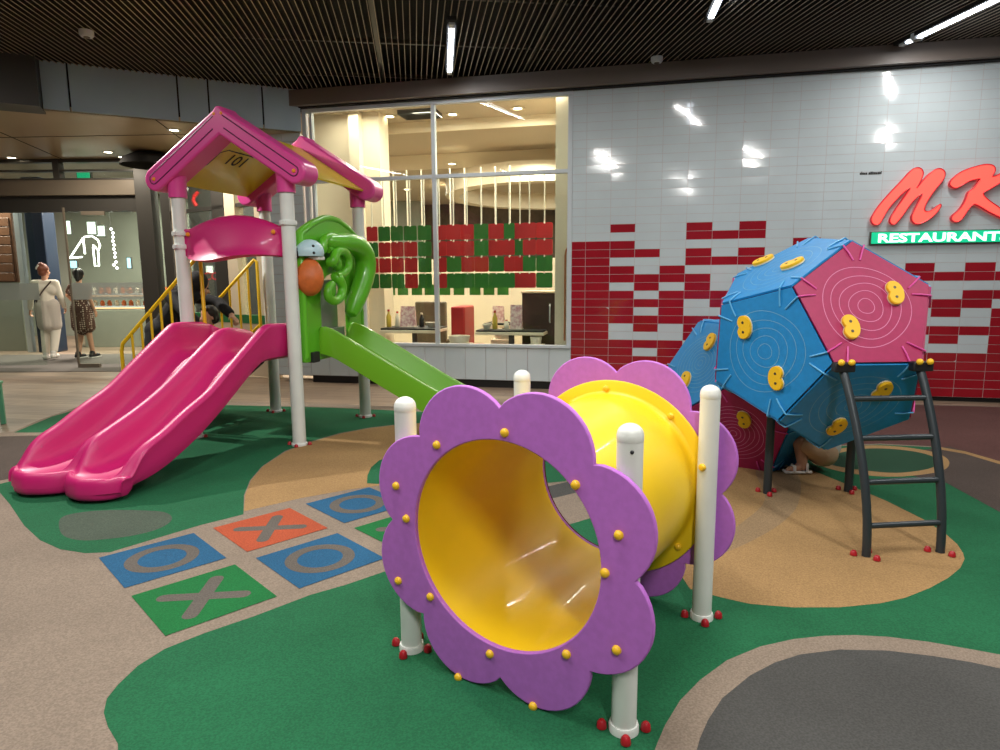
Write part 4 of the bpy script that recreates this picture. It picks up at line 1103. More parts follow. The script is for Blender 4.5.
def face_frame(V, ci, f):
    c = sum((V[i] for i in f), Vector()) / 5
    n = (c - ci).normalized()
    up = Vector((0, 0, 1)) if abs(n.z) < 0.95 else Vector((0, 1, 0))
    X = up.cross(n).normalized(); Y = n.cross(X)
    return c, n, X, Y
def bean(k0=32):
    """kidney outline, long axis vertical, notch on the left"""
    pts = []
    for k in range(k0):
        t = 2 * pi * k / k0
        x = 0.040 * cos(t); z = 0.056 * sin(t)
        if cos(t) < 0:
            x = -0.036 * abs(cos(t)) ** 0.7 + 0.012 * math.exp(-(z / 0.014) ** 2)
        pts.append((x, z))
    return pts
TH_ = 0.012
for key, V in (('A', VA), ('B', VB)):
    V = [Vector(p) for p in V]
    ci = sum(V, Vector()) / 20
    for fi, f in enumerate(FS):
        col = COL[key][fi]
        if col is None: continue
        c, n, X, Y = face_frame(V, ci, f)
        pts = [c + (V[i] - c) * 0.992 for i in f]
        b = MB(); b.prism(pts, n * TH_)
        b.mi = 1
        seed = random.random() * 6
        vis = (Vector((0, 0, 1.4)) - c).dot(n) > -0.2
        radii = (0.045, 0.093, 0.142, 0.19, 0.24) if key == 'A' else (0.025, 0.055, 0.085, 0.115, 0.145, 0.175, 0.205, 0.235)
        if vis or n.z > 0.5:
            for ri, r in enumerate(radii):
                N = 56; w = 0.0019
                def rr(k): return r * (1 + 0.03 * sin(3 * 2 * pi * k / N + seed + ri) + 0.02 * sin(2 * 2 * pi * k / N + seed * 2))
                oo = [c + n * (TH_ + 0.0006) + (X * cos(2 * pi * k / N) + Y * sin(2 * pi * k / N)) * (rr(k) + w) for k in range(N)]
                ii = [c + n * (TH_ + 0.0006) + (X * cos(2 * pi * k / N) + Y * sin(2 * pi * k / N)) * (rr(k) - w) for k in range(N)]
                b.add(oo + ii, [(k, (k + 1) % N, N + (k + 1) % N, N + k) for k in range(N)])
        p = b.build('panel', [M[col + '_board'], M[col + '_line']], clm, world=True, smooth=30)
        lab(p, '%s five-sided panel of the %s ball' % (col, 'big' if key == 'A' else 'lower'))
        hs = HOLD.get((key, fi), [])
        if not hs and vis:
            hs = []
        for hi, h in enumerate(hs):
            h = Vector(h); a = HORI[(key, fi)][hi]
            ex = X * cos(a) + Y * sin(a); ey = -X * sin(a) + Y * cos(a)
            b = MB(); sc = 1.25
            P0 = [h + (ex * x + ey * z) * sc for x, z in bean()]
            b.mi = 1; b.prism([q + n * 0.002 for q in P0], n * 0.008)
            b.mi = 0; b.prism([h + n * 0.010 + (q - h) * 0.99 for q in P0], n * 0.012)
            b.prism([h + n * 0.022 + (q - h) * 0.93 for q in P0], n * 0.004)
            ho = b.build('climbing_hold', [M['hold'], M['hold_edge']], p, world=True, smooth=35)
            for s in (-1, 1):
                b = MB(); b.cyl(h + n * 0.0255 + ey * 0.028 * s, h + n * 0.0275 + ey * 0.028 * s, 0.008, n=12)
                # bolts stay inside the hold's own level
                b.build('hold_bolt', M['bolt_grey'], p, world=True)
    # bent connector rods across the edges
    done = set()
    for fi, f in enumerate(FS):
        for k in range(5):
            e = tuple(sorted((f[k], f[(k + 1) % 5])))
            if e in done: continue
            done.add(e)
            fj = [j for j, g_ in enumerate(FS) if j != fi and e[0] in g_ and e[1] in g_][0]
            ca, cb = COL[key][fi], COL[key][fj]
            if ca is None or cb is None: continue
            c1, n1, _, _ = face_frame(V, ci, f); c2, n2, _, _ = face_frame(V, ci, FS[fj])
            v1 = (Vector((0, 0, 1.4)) - c1).dot(n1) > -0.3; v2 = (Vector((0, 0, 1.4)) - c2).dot(n2) > -0.3
            if not (v1 or v2): continue
            p0, p1 = V[e[0]], V[e[1]]
            for t in (0.14, 0.86):
                q = p0.lerp(p1, t); ed = (p1 - p0).normalized()
                d1 = (c1 - q); d1 -= ed * d1.dot(ed); d1.normalize(); d2 = (c2 - q); d2 -= ed * d2.dot(ed); d2.normalize()
                sk = ed * (0.25 if t < 0.5 else -0.25)
                A = q + (d1 + sk).normalized() * 0.092; B = q + (d2 + sk).normalized() * 0.092
                apex = q + (n1 + n2).normalized() * 0.02
                b = MB()
                b.tube([A + n1 * 0.014, A.lerp(q, .5) + n1 * 0.018, apex], 0.0048, 8); b.mi = 1
                b.tube([apex, B.lerp(q, .5) + n2 * 0.018, B + n2 * 0.014], 0.0048, 8)
                b.build('edge_rod', [M[ca + '_rod'], M[cb + '_rod']], clm, world=True)
def red_caps(par, x, y, n_=3, r=0.055, a0=0.0, world=True):
    for k in range(n_):
        a = a0 + 2 * pi * k / n_
        b = MB(); b.lathe([(0, 0.03), (0.009, 0.028), (0.015, 0.02), (0.017, 0.006), (0.017, 0.004), (0, 0.004)], (x + r * cos(a), y + r * sin(a), 0.004), n=14)
        lab(b.build('bolt_cap', M['bolt_red'], par, world=True), 'red bolt cap at the foot')
for (x, y, zt) in [(1.735, 4.105, 0.6), (2.279, 4.135, 0.5)]:
    b = MB(); b.cyl((x, y, 0.0), (x, y, zt), 0.026, n=20)
    p = b.build('support_leg', M['dark_steel'], clm, world=True)
    red_caps(p, x, y, 3, 0.058, 0.4)
# ladder
la = Vector((1.763, 3.43, 0.944)); ra = Vector((2.234, 3.447, 0.944))
lf = Vector([1.839, 3.128, 0.0]); rf = Vector([2.24, 3.17, 0.0])
b = MB()
rails = []
for top, foot in ((la, lf), (ra, rf)):
    top = top + Vector((0, -0.045, -0.03)) + (ra - la) * (0.06 if foot is lf else -0.06)
    h_ = Vector((foot.x - top.x, foot.y - top.y, 0))
    pts = []
    for k in range(15):
        t = k / 14
        a = pi / 2 * t
        z = top.z * (1 - t) + 0.0
        pts.append(top + h_ * (sin(a * 1.0) ** 0.9) + Vector((0, 0, z - top.z)))
    rails.append(pts)
b = MB(); b.tube(rails[0], 0.021, 14); ladder = b.build('ladder', M['dark_steel'], clm, world=True); lab(ladder, 'dark grey curved ladder of four rungs')
b = MB(); b.tube(rails[1], 0.021, 14); b.build('side_rail', M['dark_steel'], ladder, world=True)
def at_z(pts, z):
    for a, c in zip(pts, pts[1:]):
        if a.z >= z >= c.z: return a.lerp(c, (a.z - z) / max(1e-6, a.z - c.z))
    return pts[-1]
for z in (0.16, 0.375, 0.585, 0.775):
    b = MB(); b.cyl(at_z(rails[0], z), at_z(rails[1], z), 0.015, n=14); b.build('rung', M['dark_steel'], ladder, world=True)
for pts, f in ((rails[0], lf), (rails[1], rf)):
    red_caps(ladder, f.x, f.y, 3, 0.06, 0.9)
    tp_ = pts[0]
    b = MB(); b.box(tp_ + Vector((0, -0.005, 0.018)), (0.105, 0.05, 0.05)); b.build('clamp', M['clip'], ladder, world=True, bevel=0.006)
    for s in (-1, 1):
        b = MB(); b.sphere(tp_ + Vector((s * 0.027, -0.034, 0.045)), 0.017, n=14, m=9); lab(b.build('clamp_cap', M['bolt_yellow'], ladder, world=True), 'yellow cap on the ladder clamp')

# ------------------------------------------------------------------ play house
ph = thing('play_house', 'pink-roofed play house with pink double slide, green slide and yellow stair rails', 'play house', (-2.076, 6.182, 0), R(-16.25))
HXp, HYp = 0.5325, 0.595; PCX = 0.0125
PR = 0.056
for i, (sx, sy) in enumerate(((-1, -1), (1, -1), (1, 1), (-1, 1))):
    x, y = PCX + sx * HXp, sy * HYp
    b = MB(); b.lathe([(0, 0), (PR, 0), (PR, 2.3), (0, 2.3)], (x, y, 0), n=32)
    p = b.build('post', M['steel_white'], ph)
    for z in ((1.69, 1.80) if i != 1 else (1.86,)):
        b = MB(); b.lathe([(PR, -0.022), (PR + 0.013, -0.018), (PR + 0.016, 0), (PR + 0.013, 0.018), (PR, 0.022)], (x, y, z), n=32, closed=True); 
        b.box((x - 0.075 * sx * 0, y - 0.068, z), (0.03, 0.03, 0.03))
        b.build('clamp_ring', M['steel_white'], p)
    b = MB(); b.lathe([(PR, 0), (PR + 0.011, 0), (PR + 0.011, 0.02), (PR, 0.032)], (x, y, 0.0), n=32, closed=True); b.build('post_collar', M['steel_white'], p)
    for k in range(4):
        a = R(15 + 90 * k)
        b = MB(); b.lathe([(0, 0.03), (0.009, 0.028), (0.015, 0.02), (0.017, 0.004), (0, 0.004)], (x + 0.088 * cos(a), y + 0.088 * sin(a), 0.004), n=12)
        lab(b.build('bolt_cap', M['bolt_red'], p), 'red bolt cap at the post foot')
b = MB(); b.box((0, 0.1, 0.745), (0.98, 0.9, 0.03)); b.box((HXp - 0.03, 0.05, 0.735), (0.05, 0.94, 0.06)); b.box((HXp + 0.04, -0.40, 0.74), (0.12, 0.1, 0.09))
b.build('deck', M['deck'], ph, bevel=0.004, smooth=0)
# roof gables: one bent bar each
def gable(y0, dpt, sgn):
    hw = 0.098
    ax, az = 0.0, 2.685; ex, ez = 0.675, 2.25
    d = Vector((ex, ez - az)).normalized(); nrm = Vector((-d.y, d.x))   # outward (up-right)
    pts = []
    a0 = math.atan2(nrm.y, nrm.x)
    E = Vector((ex, ez))
    for k in range(13):
        a = a0 - pi * k / 12
        pts.append(E + Vector((cos(a), sin(a))) * hw)
    hin = az - hw / (d.x)          # inner apex height
    right = pts                     # from outer edge round the end to the inner edge
    left = [Vector((-p.x, p.y)) for p in reversed(pts)]
    outer_apex = az + hw / d.x
    ap = [Vector((-0.05, outer_apex - 0.045)), Vector((-0.025, outer_apex - 0.016)), Vector((0, outer_apex - 0.008)), Vector((0.025, outer_apex - 0.016)), Vector((0.05, outer_apex - 0.045))]
    poly = ap + right + [Vector((0, hin))] + left
    b = MB(); b.prism([(PCX + p.x, y0, p.y) for p in poly], (0, dpt, 0))
    g_ = b.build('roof_gable', M['roof_pink'], ph, bevel=0.018, seg=3, smooth=30)
    # two groove lines on the outer face
    yf_ = y0 if sgn < 0 else y0 + dpt
    for s in (-1, 1):
        for off in (1,):
            b = MB()
            q = [Vector((0.015, az)) + nrm * 0.04 + d * 0.01] + [E + nrm * (0.04 * cos(k * pi / 8)) + d * (0.04 * sin(k * pi / 8)) for k in range(9)] + [Vector((0.015, az)) - nrm * 0.04 + d * 0.07]
            q = [(PCX + s * v.x, yf_ + sgn * 0.0005, v.y) for v in q]
            b.tube(q, 0.005, 6)
            b.build('groove', M['groove'], g_)
        b = MB(); b.lathe([(0, 0.012), (0.012, 0.01), (0.017, 0.0), (0, 0)], (PCX + s * ex, yf_, ez), (0, sgn, 0), 14); lab(b.build('bolt_cap', M['bolt_orange'], g_), 'orange bolt cap')
        b = MB(); b.lathe([(0, 0.008), (0.010, 0.007), (0.013, 0.0), (0, 0)], (PCX + s * 0.035, yf_, az + 0.045), (0, sgn, 0), 14); b.build('bolt_cap', M['bolt_orange'], g_)
        yc = -HYp if sgn < 0 else HYp
        b = MB(); b.lathe([(PR + 0.003, 2.1), (PR + 0.018, 2.1), (PR + 0.02, 2.24), (PR + 0.03, 2.3), (PR + 0.003, 2.3)], (PCX + s * HXp, yc, 0), n=28, closed=True); b.build('post_socket', M['roof_pink'], g_)
    return g_
gable(-HYp - 0.10, 0.21, -1)
gable(HYp - 0.11, 0.21, 1)
# yellow roof sheets, with the printed window frame and number
d_ = Vector((0.675, -0.435)).normalized(); nr = Vector((0.435, 0.675)).normalized()
for s in (-1, 1):
    def rp(u, y, o=0.0):      # u along the slope from the ridge
        p = Vector((0, 2.665)) + d_ * u + nr * o
        return (PCX + s * p.x, y, p.y)
    b = MB(); y0, y1 = -HYp + 0.09, HYp - 0.09
    b.prism([rp(0.0, y0, 0.008), rp(0.78, y0, 0.008), rp(0.78, y1, 0.008), rp(0.0, y1, 0.008)], tuple(Vector(rp(0, 0, -0.008)) - Vector(rp(0, 0, 0.008))))
    sh_ = b.build('roof_sheet', M['roof_yellow'], ph, smooth=0)
    lab(sh_, 'glossy yellow roof sheet')
    for side in (0.0095, -0.0095):
        b = MB()
        def line(u0, v0, u1, v1, w=0.014):
            a_, c_ = Vector((u0, v0)), Vector((u1, v1)); e_ = (c_ - a_).normalized(); f_ = Vector((-e_.y, e_.x)) * w / 2
            b.add([rp(q.x, q.y, side) for q in (a_ + f_, c_ + f_, c_ - f_, a_ - f_)], [(0, 1, 2, 3)])
        line(0.25, -0.32, 0.25, 0.08); line(0.25, -0.32, 0.30, -0.38); line(0.30, -0.38, 0.48, -0.38)
        b.build('printed_frame', M['ink'], sh_, smooth=0)
        me = text_mesh('101', 0.185, 0.001, 'printed_number', bold=0.002)
        mxx = max(v.co.x for v in me.vertices)
        for v in me.vertices:
            # reading direction runs towards the back on the right sheet, towards the viewer on the left one
            a_, c_ = v.co.x - mxx / 2, v.co.y - 0.05
            q = rp(0.36 - c_, a_ - 0.13, side * 1.05)
            v.co = Vector(q)
        me.materials.append(M['ink'])
        o = bpy.data.objects.new('printed_number', me); C.objects.link(o); o.parent = sh_
# pink arch board above the slide
b = MB(); NX, NZ = 24, 10
front, back = [], []
for i in range(NX + 1):
    u = i / NX; x = PCX - 0.47 + 0.94 * u; k = sin(pi * u)
    zt = 1.81 + 0.12 * k ** 0.8; zb = 1.60 - 0.02 * sin(2 * pi * u) - 0.02 * k
    col = []
    for j in range(NZ + 1):
        v = j / NZ; z = zb + (zt - zb) * v
        bulge = 0.17 * (k ** 0.7) * (1 - v) ** 0.8 + 0.012
        lip = 0.03 * math.exp(-((v - 0.0) / 0.1) ** 2) * k ** 0.5
        tab = 0.0
        col.append((x, -HYp + 0.0 - bulge - lip, z))
    rim = [(x, -HYp + 0.02, zt + 0.012), (x, -HYp + 0.045, zt)]
    bk_ = [(x, p[1] + 0.03, p[2]) for p in reversed(col)]
    low = [(x, -HYp - 0.1 * k, zb - 0.012)]
    front.append(low + col + rim + bk_)
b.rings(front)
ab = b.build('arch_board', M['magenta'], ph, smooth=55)
for s in (-1, 1):
    b = MB(); b.lathe([(0, 0.016), (0.014, 0.013), (0.02, 0.0), (0, 0)], (PCX + s * 0.42, -HYp - 0.045, 1.79), (0, -1, 0), 14); lab(b.build('bolt_cap', M['bolt_orange'], ab), 'orange bolt cap')
    b = MB(); b.box((PCX + s * 0.455, -HYp + 0.01, 1.72), (0.1, 0.06, 0.24)); b.build('mounting_tab', M['magenta'], ab, bevel=0.02, seg=3)

# double slide: one moulded shell swept down its length
XL_, XR_ = -0.475, 0.475
XM = 0.0
KX = 0.12
bed = [(-.2, .80), (.24, .80), (.36, .73), (.62, .53), (.85, .37), (1.0, .28), (1.2, .185), (1.35, .14), (1.6, .125)]
crest = [(-.2, 1.02), (-.12, 1.04), (0, 1.05), (.2, 1.056), (.28, 1.0), (.37, .935), (.63, .745), (.82, .60), (1.04, .50), (1.21, .40), (1.33, .35), (1.39, .315), (1.45, .25), (1.49, .18), (1.6, .155)]
crestm = [(-.2, .95), (-.1, .985), (.12, 1.02), (.22, .99), (.37, .885), (.78, .605), (1.0, .49), (1.23, .395), (1.36, .345), (1.42, .28), (1.47, .19), (1.5, .16), (1.6, .15)]
def section(s, zb, zc, zm, zlow, flat=None):
    w = 0.012
    pts = [(XL_, zlow), (XL_ - 0.005, (zlow + zc) / 2), (XL_ - 0.012, zc - 0.045), (XL_ - 0.02, zc - 0.03), (XL_ - 0.012, zc - 0.008), (XL_ + 0.012, zc), (XL_ + 0.045, zc - 0.004), (XL_ + 0.07, zc - 0.028),
           (XL_ + 0.085, max(zc - 0.1, zb + 0.05 * min(1, (zc - zb) / .1))), (XL_ + 0.105, zb + 0.03 * min(1, max(0, zc - zb) / .1)), (XL_ + 0.15, zb + 0.004), (XL_ + 0.24, zb)]
    lane2 = [(XM - 0.22, zb), (XM - 0.13, zb + 0.004), (XM - 0.09, zb + 0.03 * min(1, max(0, zm - zb) / .1)), (XM - 0.07, max(zm - 0.1, zb + 0.05 * min(1, (zm - zb) / .1))), (XM - 0.052, zm - 0.03), (XM - 0.028, zm - 0.006)]
    pts += lane2 + [(XM, zm)] + [(2 * XM - x, z) for x, z in reversed(lane2)]
    pts += [(XL_ + XR_ - x, z) for x, z in reversed(pts[:12])]
    low = [(x, zlow) for x, z in reversed(pts[9:28])]
    return pts + low
def lobe(x):
    t = (x - XL_) / (XR_ - XL_)
    k = abs(sin(2 * pi * t)) ** 0.7
    return 0.13 * k
rs = []
S = [-.2, -.16, -.1, 0, .08, .15, .2, .24, .28, .33, .4, .5, .6, .7, .8, .9, 1.0, 1.08, 1.16, 1.22, 1.27, 1.31, 1.35, 1.39, 1.42, 1.45, 1.48, 1.5]
for s in S:
    zb, zc, zm = smooth_table(bed, s, .06), smooth_table(crest, s, 0.025), smooth_table(crestm, s, 0.025)
    zl = max(zb - 0.055, 0.03)
    sec = section(s, zb, zc, zm, zl)
    wgt = min(1, max(0, (s - 1.2) / 0.3)) ** 1.5
    rs.append([(x - KX * max(s, 0), -HYp - 0.02 - s - (lobe(x) - .03) * wgt, z) for x, z in sec])
last = section(1.5, .125, smooth_table(crest, 1.5, .025), smooth_table(crestm, 1.5, .025), .03)
for ds, topz, low in ((.012, .158, .026), (.03, .166, .022), (.05, .160, .022), (.066, .14, .026), (.074, .11, .04), (.077, .085, .055), (.078, .0702, .0698)):
    rs.append([(XM - KX * 1.5 + (x - XM) * (1 - ds * 0.5), -HYp - 0.02 - 1.5 - (lobe(x) - .03) - ds, (topz if 9 <= i <= 27 else max(low, min(z, topz))) if 0 < i < 36 else low) for i, (x, z) in enumerate(last)])
b = MB(); b.rings(rs, cap=False); b.f.append(list(range(len(rs[0])))[::-1]); b.m.append(0)
sl = b.build('double_slide', M['magenta'], ph, smooth=60)
sb_ = sl.modifiers.new('sub', 'SUBSURF'); sb_.levels = 1; sb_.render_levels = 1
lab(sl, 'glossy magenta double slide with two lanes')
# green slide
rs = []
gb = [(0, .79), (.08, .785), (.2, .74), (1.05, .285), (1.25, .19), (1.42, .14), (1.7, .13)]
YA, YB = -0.30, 0.26
for s in (0, .02, .05, .09, .14, .2, .3, .42, .56, .7, .84, .96, 1.06, 1.14, 1.22, 1.3, 1.38, 1.46, 1.52):
    zb = smooth_table(gb, s, .05)
    h = 0.05 + 0.17 * min(1, s / 0.06) ** 0.5 if s < .06 else 0.22
    if s > 1.3: h = 0.22 - 0.17 * ((s - 1.3) / 0.22) ** 1.6
    zc = zb + h; zl = zb - 0.03
    sec = [(YA, zl), (YA - 0.004, zc - 0.015), (YA + 0.004, zc), (YA + 0.022, zc), (YA + 0.032, zc - 0.015), (YA + 0.04, zb + min(0.05, h * .6)), (YA + 0.075, zb + 0.004), (YA + 0.15, zb)]
    sec += [(YA + YB - y, z) for y, z in reversed(sec)]
    rs.append([(HXp + 0.035 + s, y, z) for y, z in sec])
b = MB(); b.rings(rs); gsl = b.build('green_slide', M['green_slide'], ph, smooth=50)
lab(gsl, 'narrow straight green slide')
# moulded green panel with face and arms beside the green slide
XP = HXp + 0.02
b = MB()
outer = []
N = 48
yl, yr, zl_, zt_ = -0.525, 0.525, 0.70, 1.80
oy = lambda t: None
path = [(yl, .70), (yl, 1.0), (yl, 1.4), (yl, 1.80), (yl + .06, 1.84), (-.3, 1.91), (-.12, 1.965), (0, 1.975), (.12, 1.965), (.3, 1.91), (yr - .06, 1.84), (yr, 1.80), (yr, 1.4), (yr, 1.0), (yr, .70), (.22, .70), (0, .70), (-.22, .70)]
hole = [(-.24, .80), (-.24, 1.0), (-.24, 1.2), (-.22, 1.33), (-.19, 1.38), (-.12, 1.43), (-.05, 1.45), (0, 1.455), (.05, 1.45), (.12, 1.43), (.19, 1.38), (.22, 1.33), (.24, 1.2), (.24, 1.0), (.24, .80), (.12, .80), (0, .80), (-.12, .80)]
b.ringprism([(XP, y, z) for y, z in path], [(XP, y, z) for y, z in hole], (0.05, 0, 0))
gp = b.build('tree_panel', M['green_plastic'], ph, bevel=0.02, seg=3, smooth=50)
lab(gp, 'green moulded arch panel')
b = MB(); b.tube([(XP + 0.035, y, z) for y, z in [(yl + .03, .74), (yl + .03, 1.2), (yl + .03, 1.78), (-.3, 1.88), (-.12, 1.935), (0, 1.945), (.12, 1.935), (.3, 1.88), (yr - .03, 1.78), (yr - .03, 1.2), (yr - .03, .74)]], 0.03, 10)
b.build('panel_rim', M['green_plastic'], gp)
XF = XP + 0.07
E1 = [(-0.452, 1.631), (-0.47, 1.425), (-0.566, 1.441), (-0.323, 1.228)]
ARM = [(-0.298, 1.737), (-0.1, 1.722), (0.133, 1.742), (0.319, 1.696), (0.409, 1.567), (0.355, 1.396), (0.242, 1.21), (0.152, 1.046)]
EAR = [(-0.216, 1.554), (-0.159, 1.633), (-0.036, 1.654), (0.048, 1.595), (0.041, 1.514), (-0.053, 1.451), (-0.175, 1.433)]
HAND = [(-0.143, 1.416), (-0.08, 1.336), (-0.122, 1.248), (-0.227, 1.217), (-0.323, 1.254), (-0.317, 1.322), (-0.248, 1.364)]
HAIR = [(-0.305, 1.653), (-0.282, 1.738), (-0.163, 1.778), (-0.028, 1.76), (-0.12, 1.695), (-0.223, 1.656)]
(ey_, ez_), (my_, mz_) = E1[0], E1[1]
b = MB(); b.sphere((XF + 0.02, my_, mz_), 1, (0.12, 0.105, 0.16), n=28, m=18)
for p_ in range(len(b.v)):
    v = b.v[p_]
    if v.z > mz_:
        k = 1 - 0.35 * (v.z - mz_) / 0.165
        v.y = my_ + (v.y - my_) * k
mz = b.build('muzzle', M['orange_plastic'], gp); lab(mz, 'pear-shaped orange muzzle')
b = MB(); b.sphere((XF + 0.02, ey_, ez_), 1, (0.12, 0.112, 0.105), n=28, m=18)
for v in b.v:
    if v.z < ez_ - 0.035: v.z = ez_ - 0.035
eb = b.build('eye_cap', M['pale_blue'], gp); lab(eb, 'pale blue domed eyes')
b = MB(); b.box((XF + 0.07, ey_ + 0.02, ez_ - 0.052), (0.10, 0.10, 0.03)); b.build('eye_band', M['white_shoe'], gp, bevel=0.006)
for dz in (0.045, -0.01):
    rr_ = 0.117 * (1 - (dz / .11) ** 2) ** .5
    b = MB(); b.sphere((XF + 0.02 + rr_ * .72, ey_ - rr_ * .62, ez_ + dz), 0.0125, n=10, m=8); b.build('pupil', M['eye'], eb)
b = MB(); b.tube([(XF + x, y, z) for (y, z), x in zip(spline([(p[0], p[1]) for p in ARM], False, 4) and ARM, (0.03, 0.06, 0.09, 0.1, 0.1, 0.09, 0.06, 0.03))], [.06, .075, .095, .105, .105, .10, .09, .075], 14)
arm = b.build('arm', M['green_plastic'], gp, smooth=70); sbm = arm.modifiers.new('s', 'SUBSURF'); sbm.levels = sbm.render_levels = 1
for nm, P_, r, xo in (('curled_ear', EAR, 0.045, 0.10), ('curled_hand', HAND, 0.046, 0.10), ('hair_tuft', HAIR, 0.038, 0.06)):
    b = MB(); q = [(XF + xo - 0.04, P_[0][0], P_[0][1])] + [(XF + xo, y, z) for y, z in P_]
    q = spline(q, False, 3)
    b.tube(q, [r * (1 - 0.25 * i / len(q)) for i in range(len(q))], 10)
    yc = sum(p[0] for p in P_) / len(P_); zc = sum(p[1] for p in P_) / len(P_)
    b.sphere((XF + xo - 0.05, yc, zc), 1, (0.05, 0.06, 0.075), n=14, m=10)
    b.build(nm, M['green_plastic'], gp, smooth=70)
b = MB(); b.box((XP - 0.02, 0, 0.86), (0.02, 0.50, 0.2)); b.box((XP - 0.06, 0.05, 1.15), (0.02, 0.3, 0.5)); lab(b.build('backing_plate', M['grey_plate'], gp, bevel=0.004), 'grey metal backing plate')
for z in (1.62, 1.42):
    b = MB(); b.box((XP + 0.01, yl - 0.012, z), (0.05, 0.05, 0.08)); b.sphere((XP + 0.03, yl - 0.012, z), 0.026, n=12, m=8); b.build('panel_clip', M['clip'], gp, bevel=0.005)
# stairs with yellow rails on the far side
st = []
for k in range(3):
    z = 0.75 - 0.19 * (k + 1); x = -HXp - 0.02 - 0.28 * k
    b = MB(); b.box((x - 0.14, 0, z - 0.02), (0.29, 0.84, 0.04)); b.build('stair_tread', M['deck'], ph, bevel=0.004)
for s in (-1, 1):
    b = MB(); y = s * 0.44
    b.prism([(-HXp, y, 0.75), (-HXp, y, 0.55), (-1.26, y, 0.0), (-1.5, y, 0.0), (-1.5, y, 0.06)], (0, 0.025, 0)); b.build('stair_stringer', M['deck'], ph, smooth=0)
    y = s * 0.475
    xt, zt, xb, zb = (-0.44 if s < 0 else -0.56), 1.61, (-1.38 if s < 0 else -1.5), 0.81
    b = MB(); r = 0.0165
    b.tube([(xb - 0.02, y, 0.0), (xb - 0.02, y, 0.75), (xb, y, zb + 0.01), (xt - 0.03, y, zt), (xt, y, zt - 0.02), (xt, y, 0.76)], r, 10)
    hr = b.build('hand_rail', M['yellow_paint'], ph)
    def top(x): return zb + (zt - zb) * (x - xb) / (xt - xb)
    b = MB(); b.tube([(xb - 0.02, y, top(xb) - 0.66), (xt, y, top(xt) - 0.66)], 0.014, 10); b.build('lower_rail', M['yellow_paint'], hr)
    n = 8
    for k in range(1, n):
        x = xb + (xt - xb) * k / n
        b = MB(); b.cyl((x, y, top(x) - 0.66), (x, y, top(x)), 0.0115, n=10); b.build('baluster', M['yellow_paint'], hr)

# ------------------------------------------------------------------ people
def hand(b, w, d, up, s, curl=0.3, side=1):
    """palm with four fingers and a thumb; w wrist, d pointing direction, up back of hand"""
    d = Vector(d).normalized(); up = Vector(up); up = (up - d * up.dot(d)).normalized(); sd = d.cross(up) * side
    w = Vector(w)
    for k in range(4):
        o = sd * (-0.03 + 0.02 * k) * s
        kn = w + d * 0.085 * s + o
        b.capsule(w + o * 0.6 + d * 0.02 * s, kn, 0.0125 * s, 0.0105 * s)
        L = (0.066, 0.076, 0.07, 0.054)[k] * s
        m1 = kn + (d * cos(curl) - up * sin(curl)) * L * 0.55
        m2 = m1 + (d * cos(curl * 2.4) - up * sin(curl * 2.4)) * L * 0.45
        b.capsule(kn, m1, 0.0095 * s, 0.0088 * s); b.capsule(m1, m2, 0.0088 * s, 0.0075 * s)
    t0 = w + d * 0.03 * s - sd * 0.03 * s
    t1 = t0 + (d * 0.6 - sd * 0.75 - up * 0.3).normalized() * 0.042 * s
    b.capsule(t0, t1, 0.013 * s, 0.0105 * s); b.capsule(t1, t1 + (d * 0.9 - sd * 0.3 - up * 0.3).normalized() * 0.03 * s, 0.0105 * s, 0.0085 * s)
def head(b, c, f, upv, s):
    f = Vector(f).normalized(); upv = Vector(upv); upv = (upv - f * upv.dot(f)).normalized(); x = f.cross(upv)
    m = Matrix((x, f, upv)).transposed()
    def L(p): return Vector(c) + m @ (Vector(p) * s)
    b.sphere(L((0, -0.01, 0.025)), 0.1 * s, (0.78, 0.95, 0.95), rot=m)
    b.sphere(L((0, 0.03, -0.035)), 0.075 * s, (0.8, 0.82, 1.0), rot=m)
    b.capsule(L((0, 0.088, 0.0)), L((0, 0.108, -0.03)), 0.011 * s, 0.016 * s)
    b.capsule(L((-0.022, 0.083, -0.062)), L((0.022, 0.083, -0.062)), 0.011 * s)
    b.sphere(L((0, 0.07, -0.1)), 0.024 * s)
    for k in (-1, 1):
        b.sphere(L((k * 0.078, -0.008, -0.015)), 0.03 * s, (0.35, 0.7, 1.0), rot=m)
        b.sphere(L((k * 0.032, 0.076, -0.035)), 0.022 * s)
    return L, m
def eyes(par, L, s):
    for k in (-1, 1):
        b = MB(); b.sphere(L((k * 0.032, 0.084, 0.005)), 0.0105 * s, n=10, m=8); b.build('eye', M['eye'], par)
def limb(b, pts, rs):
    for a, c, r0, r1 in zip(pts, pts[1:], rs, rs[1:]):
        b.capsule(a, c, r0, r1)

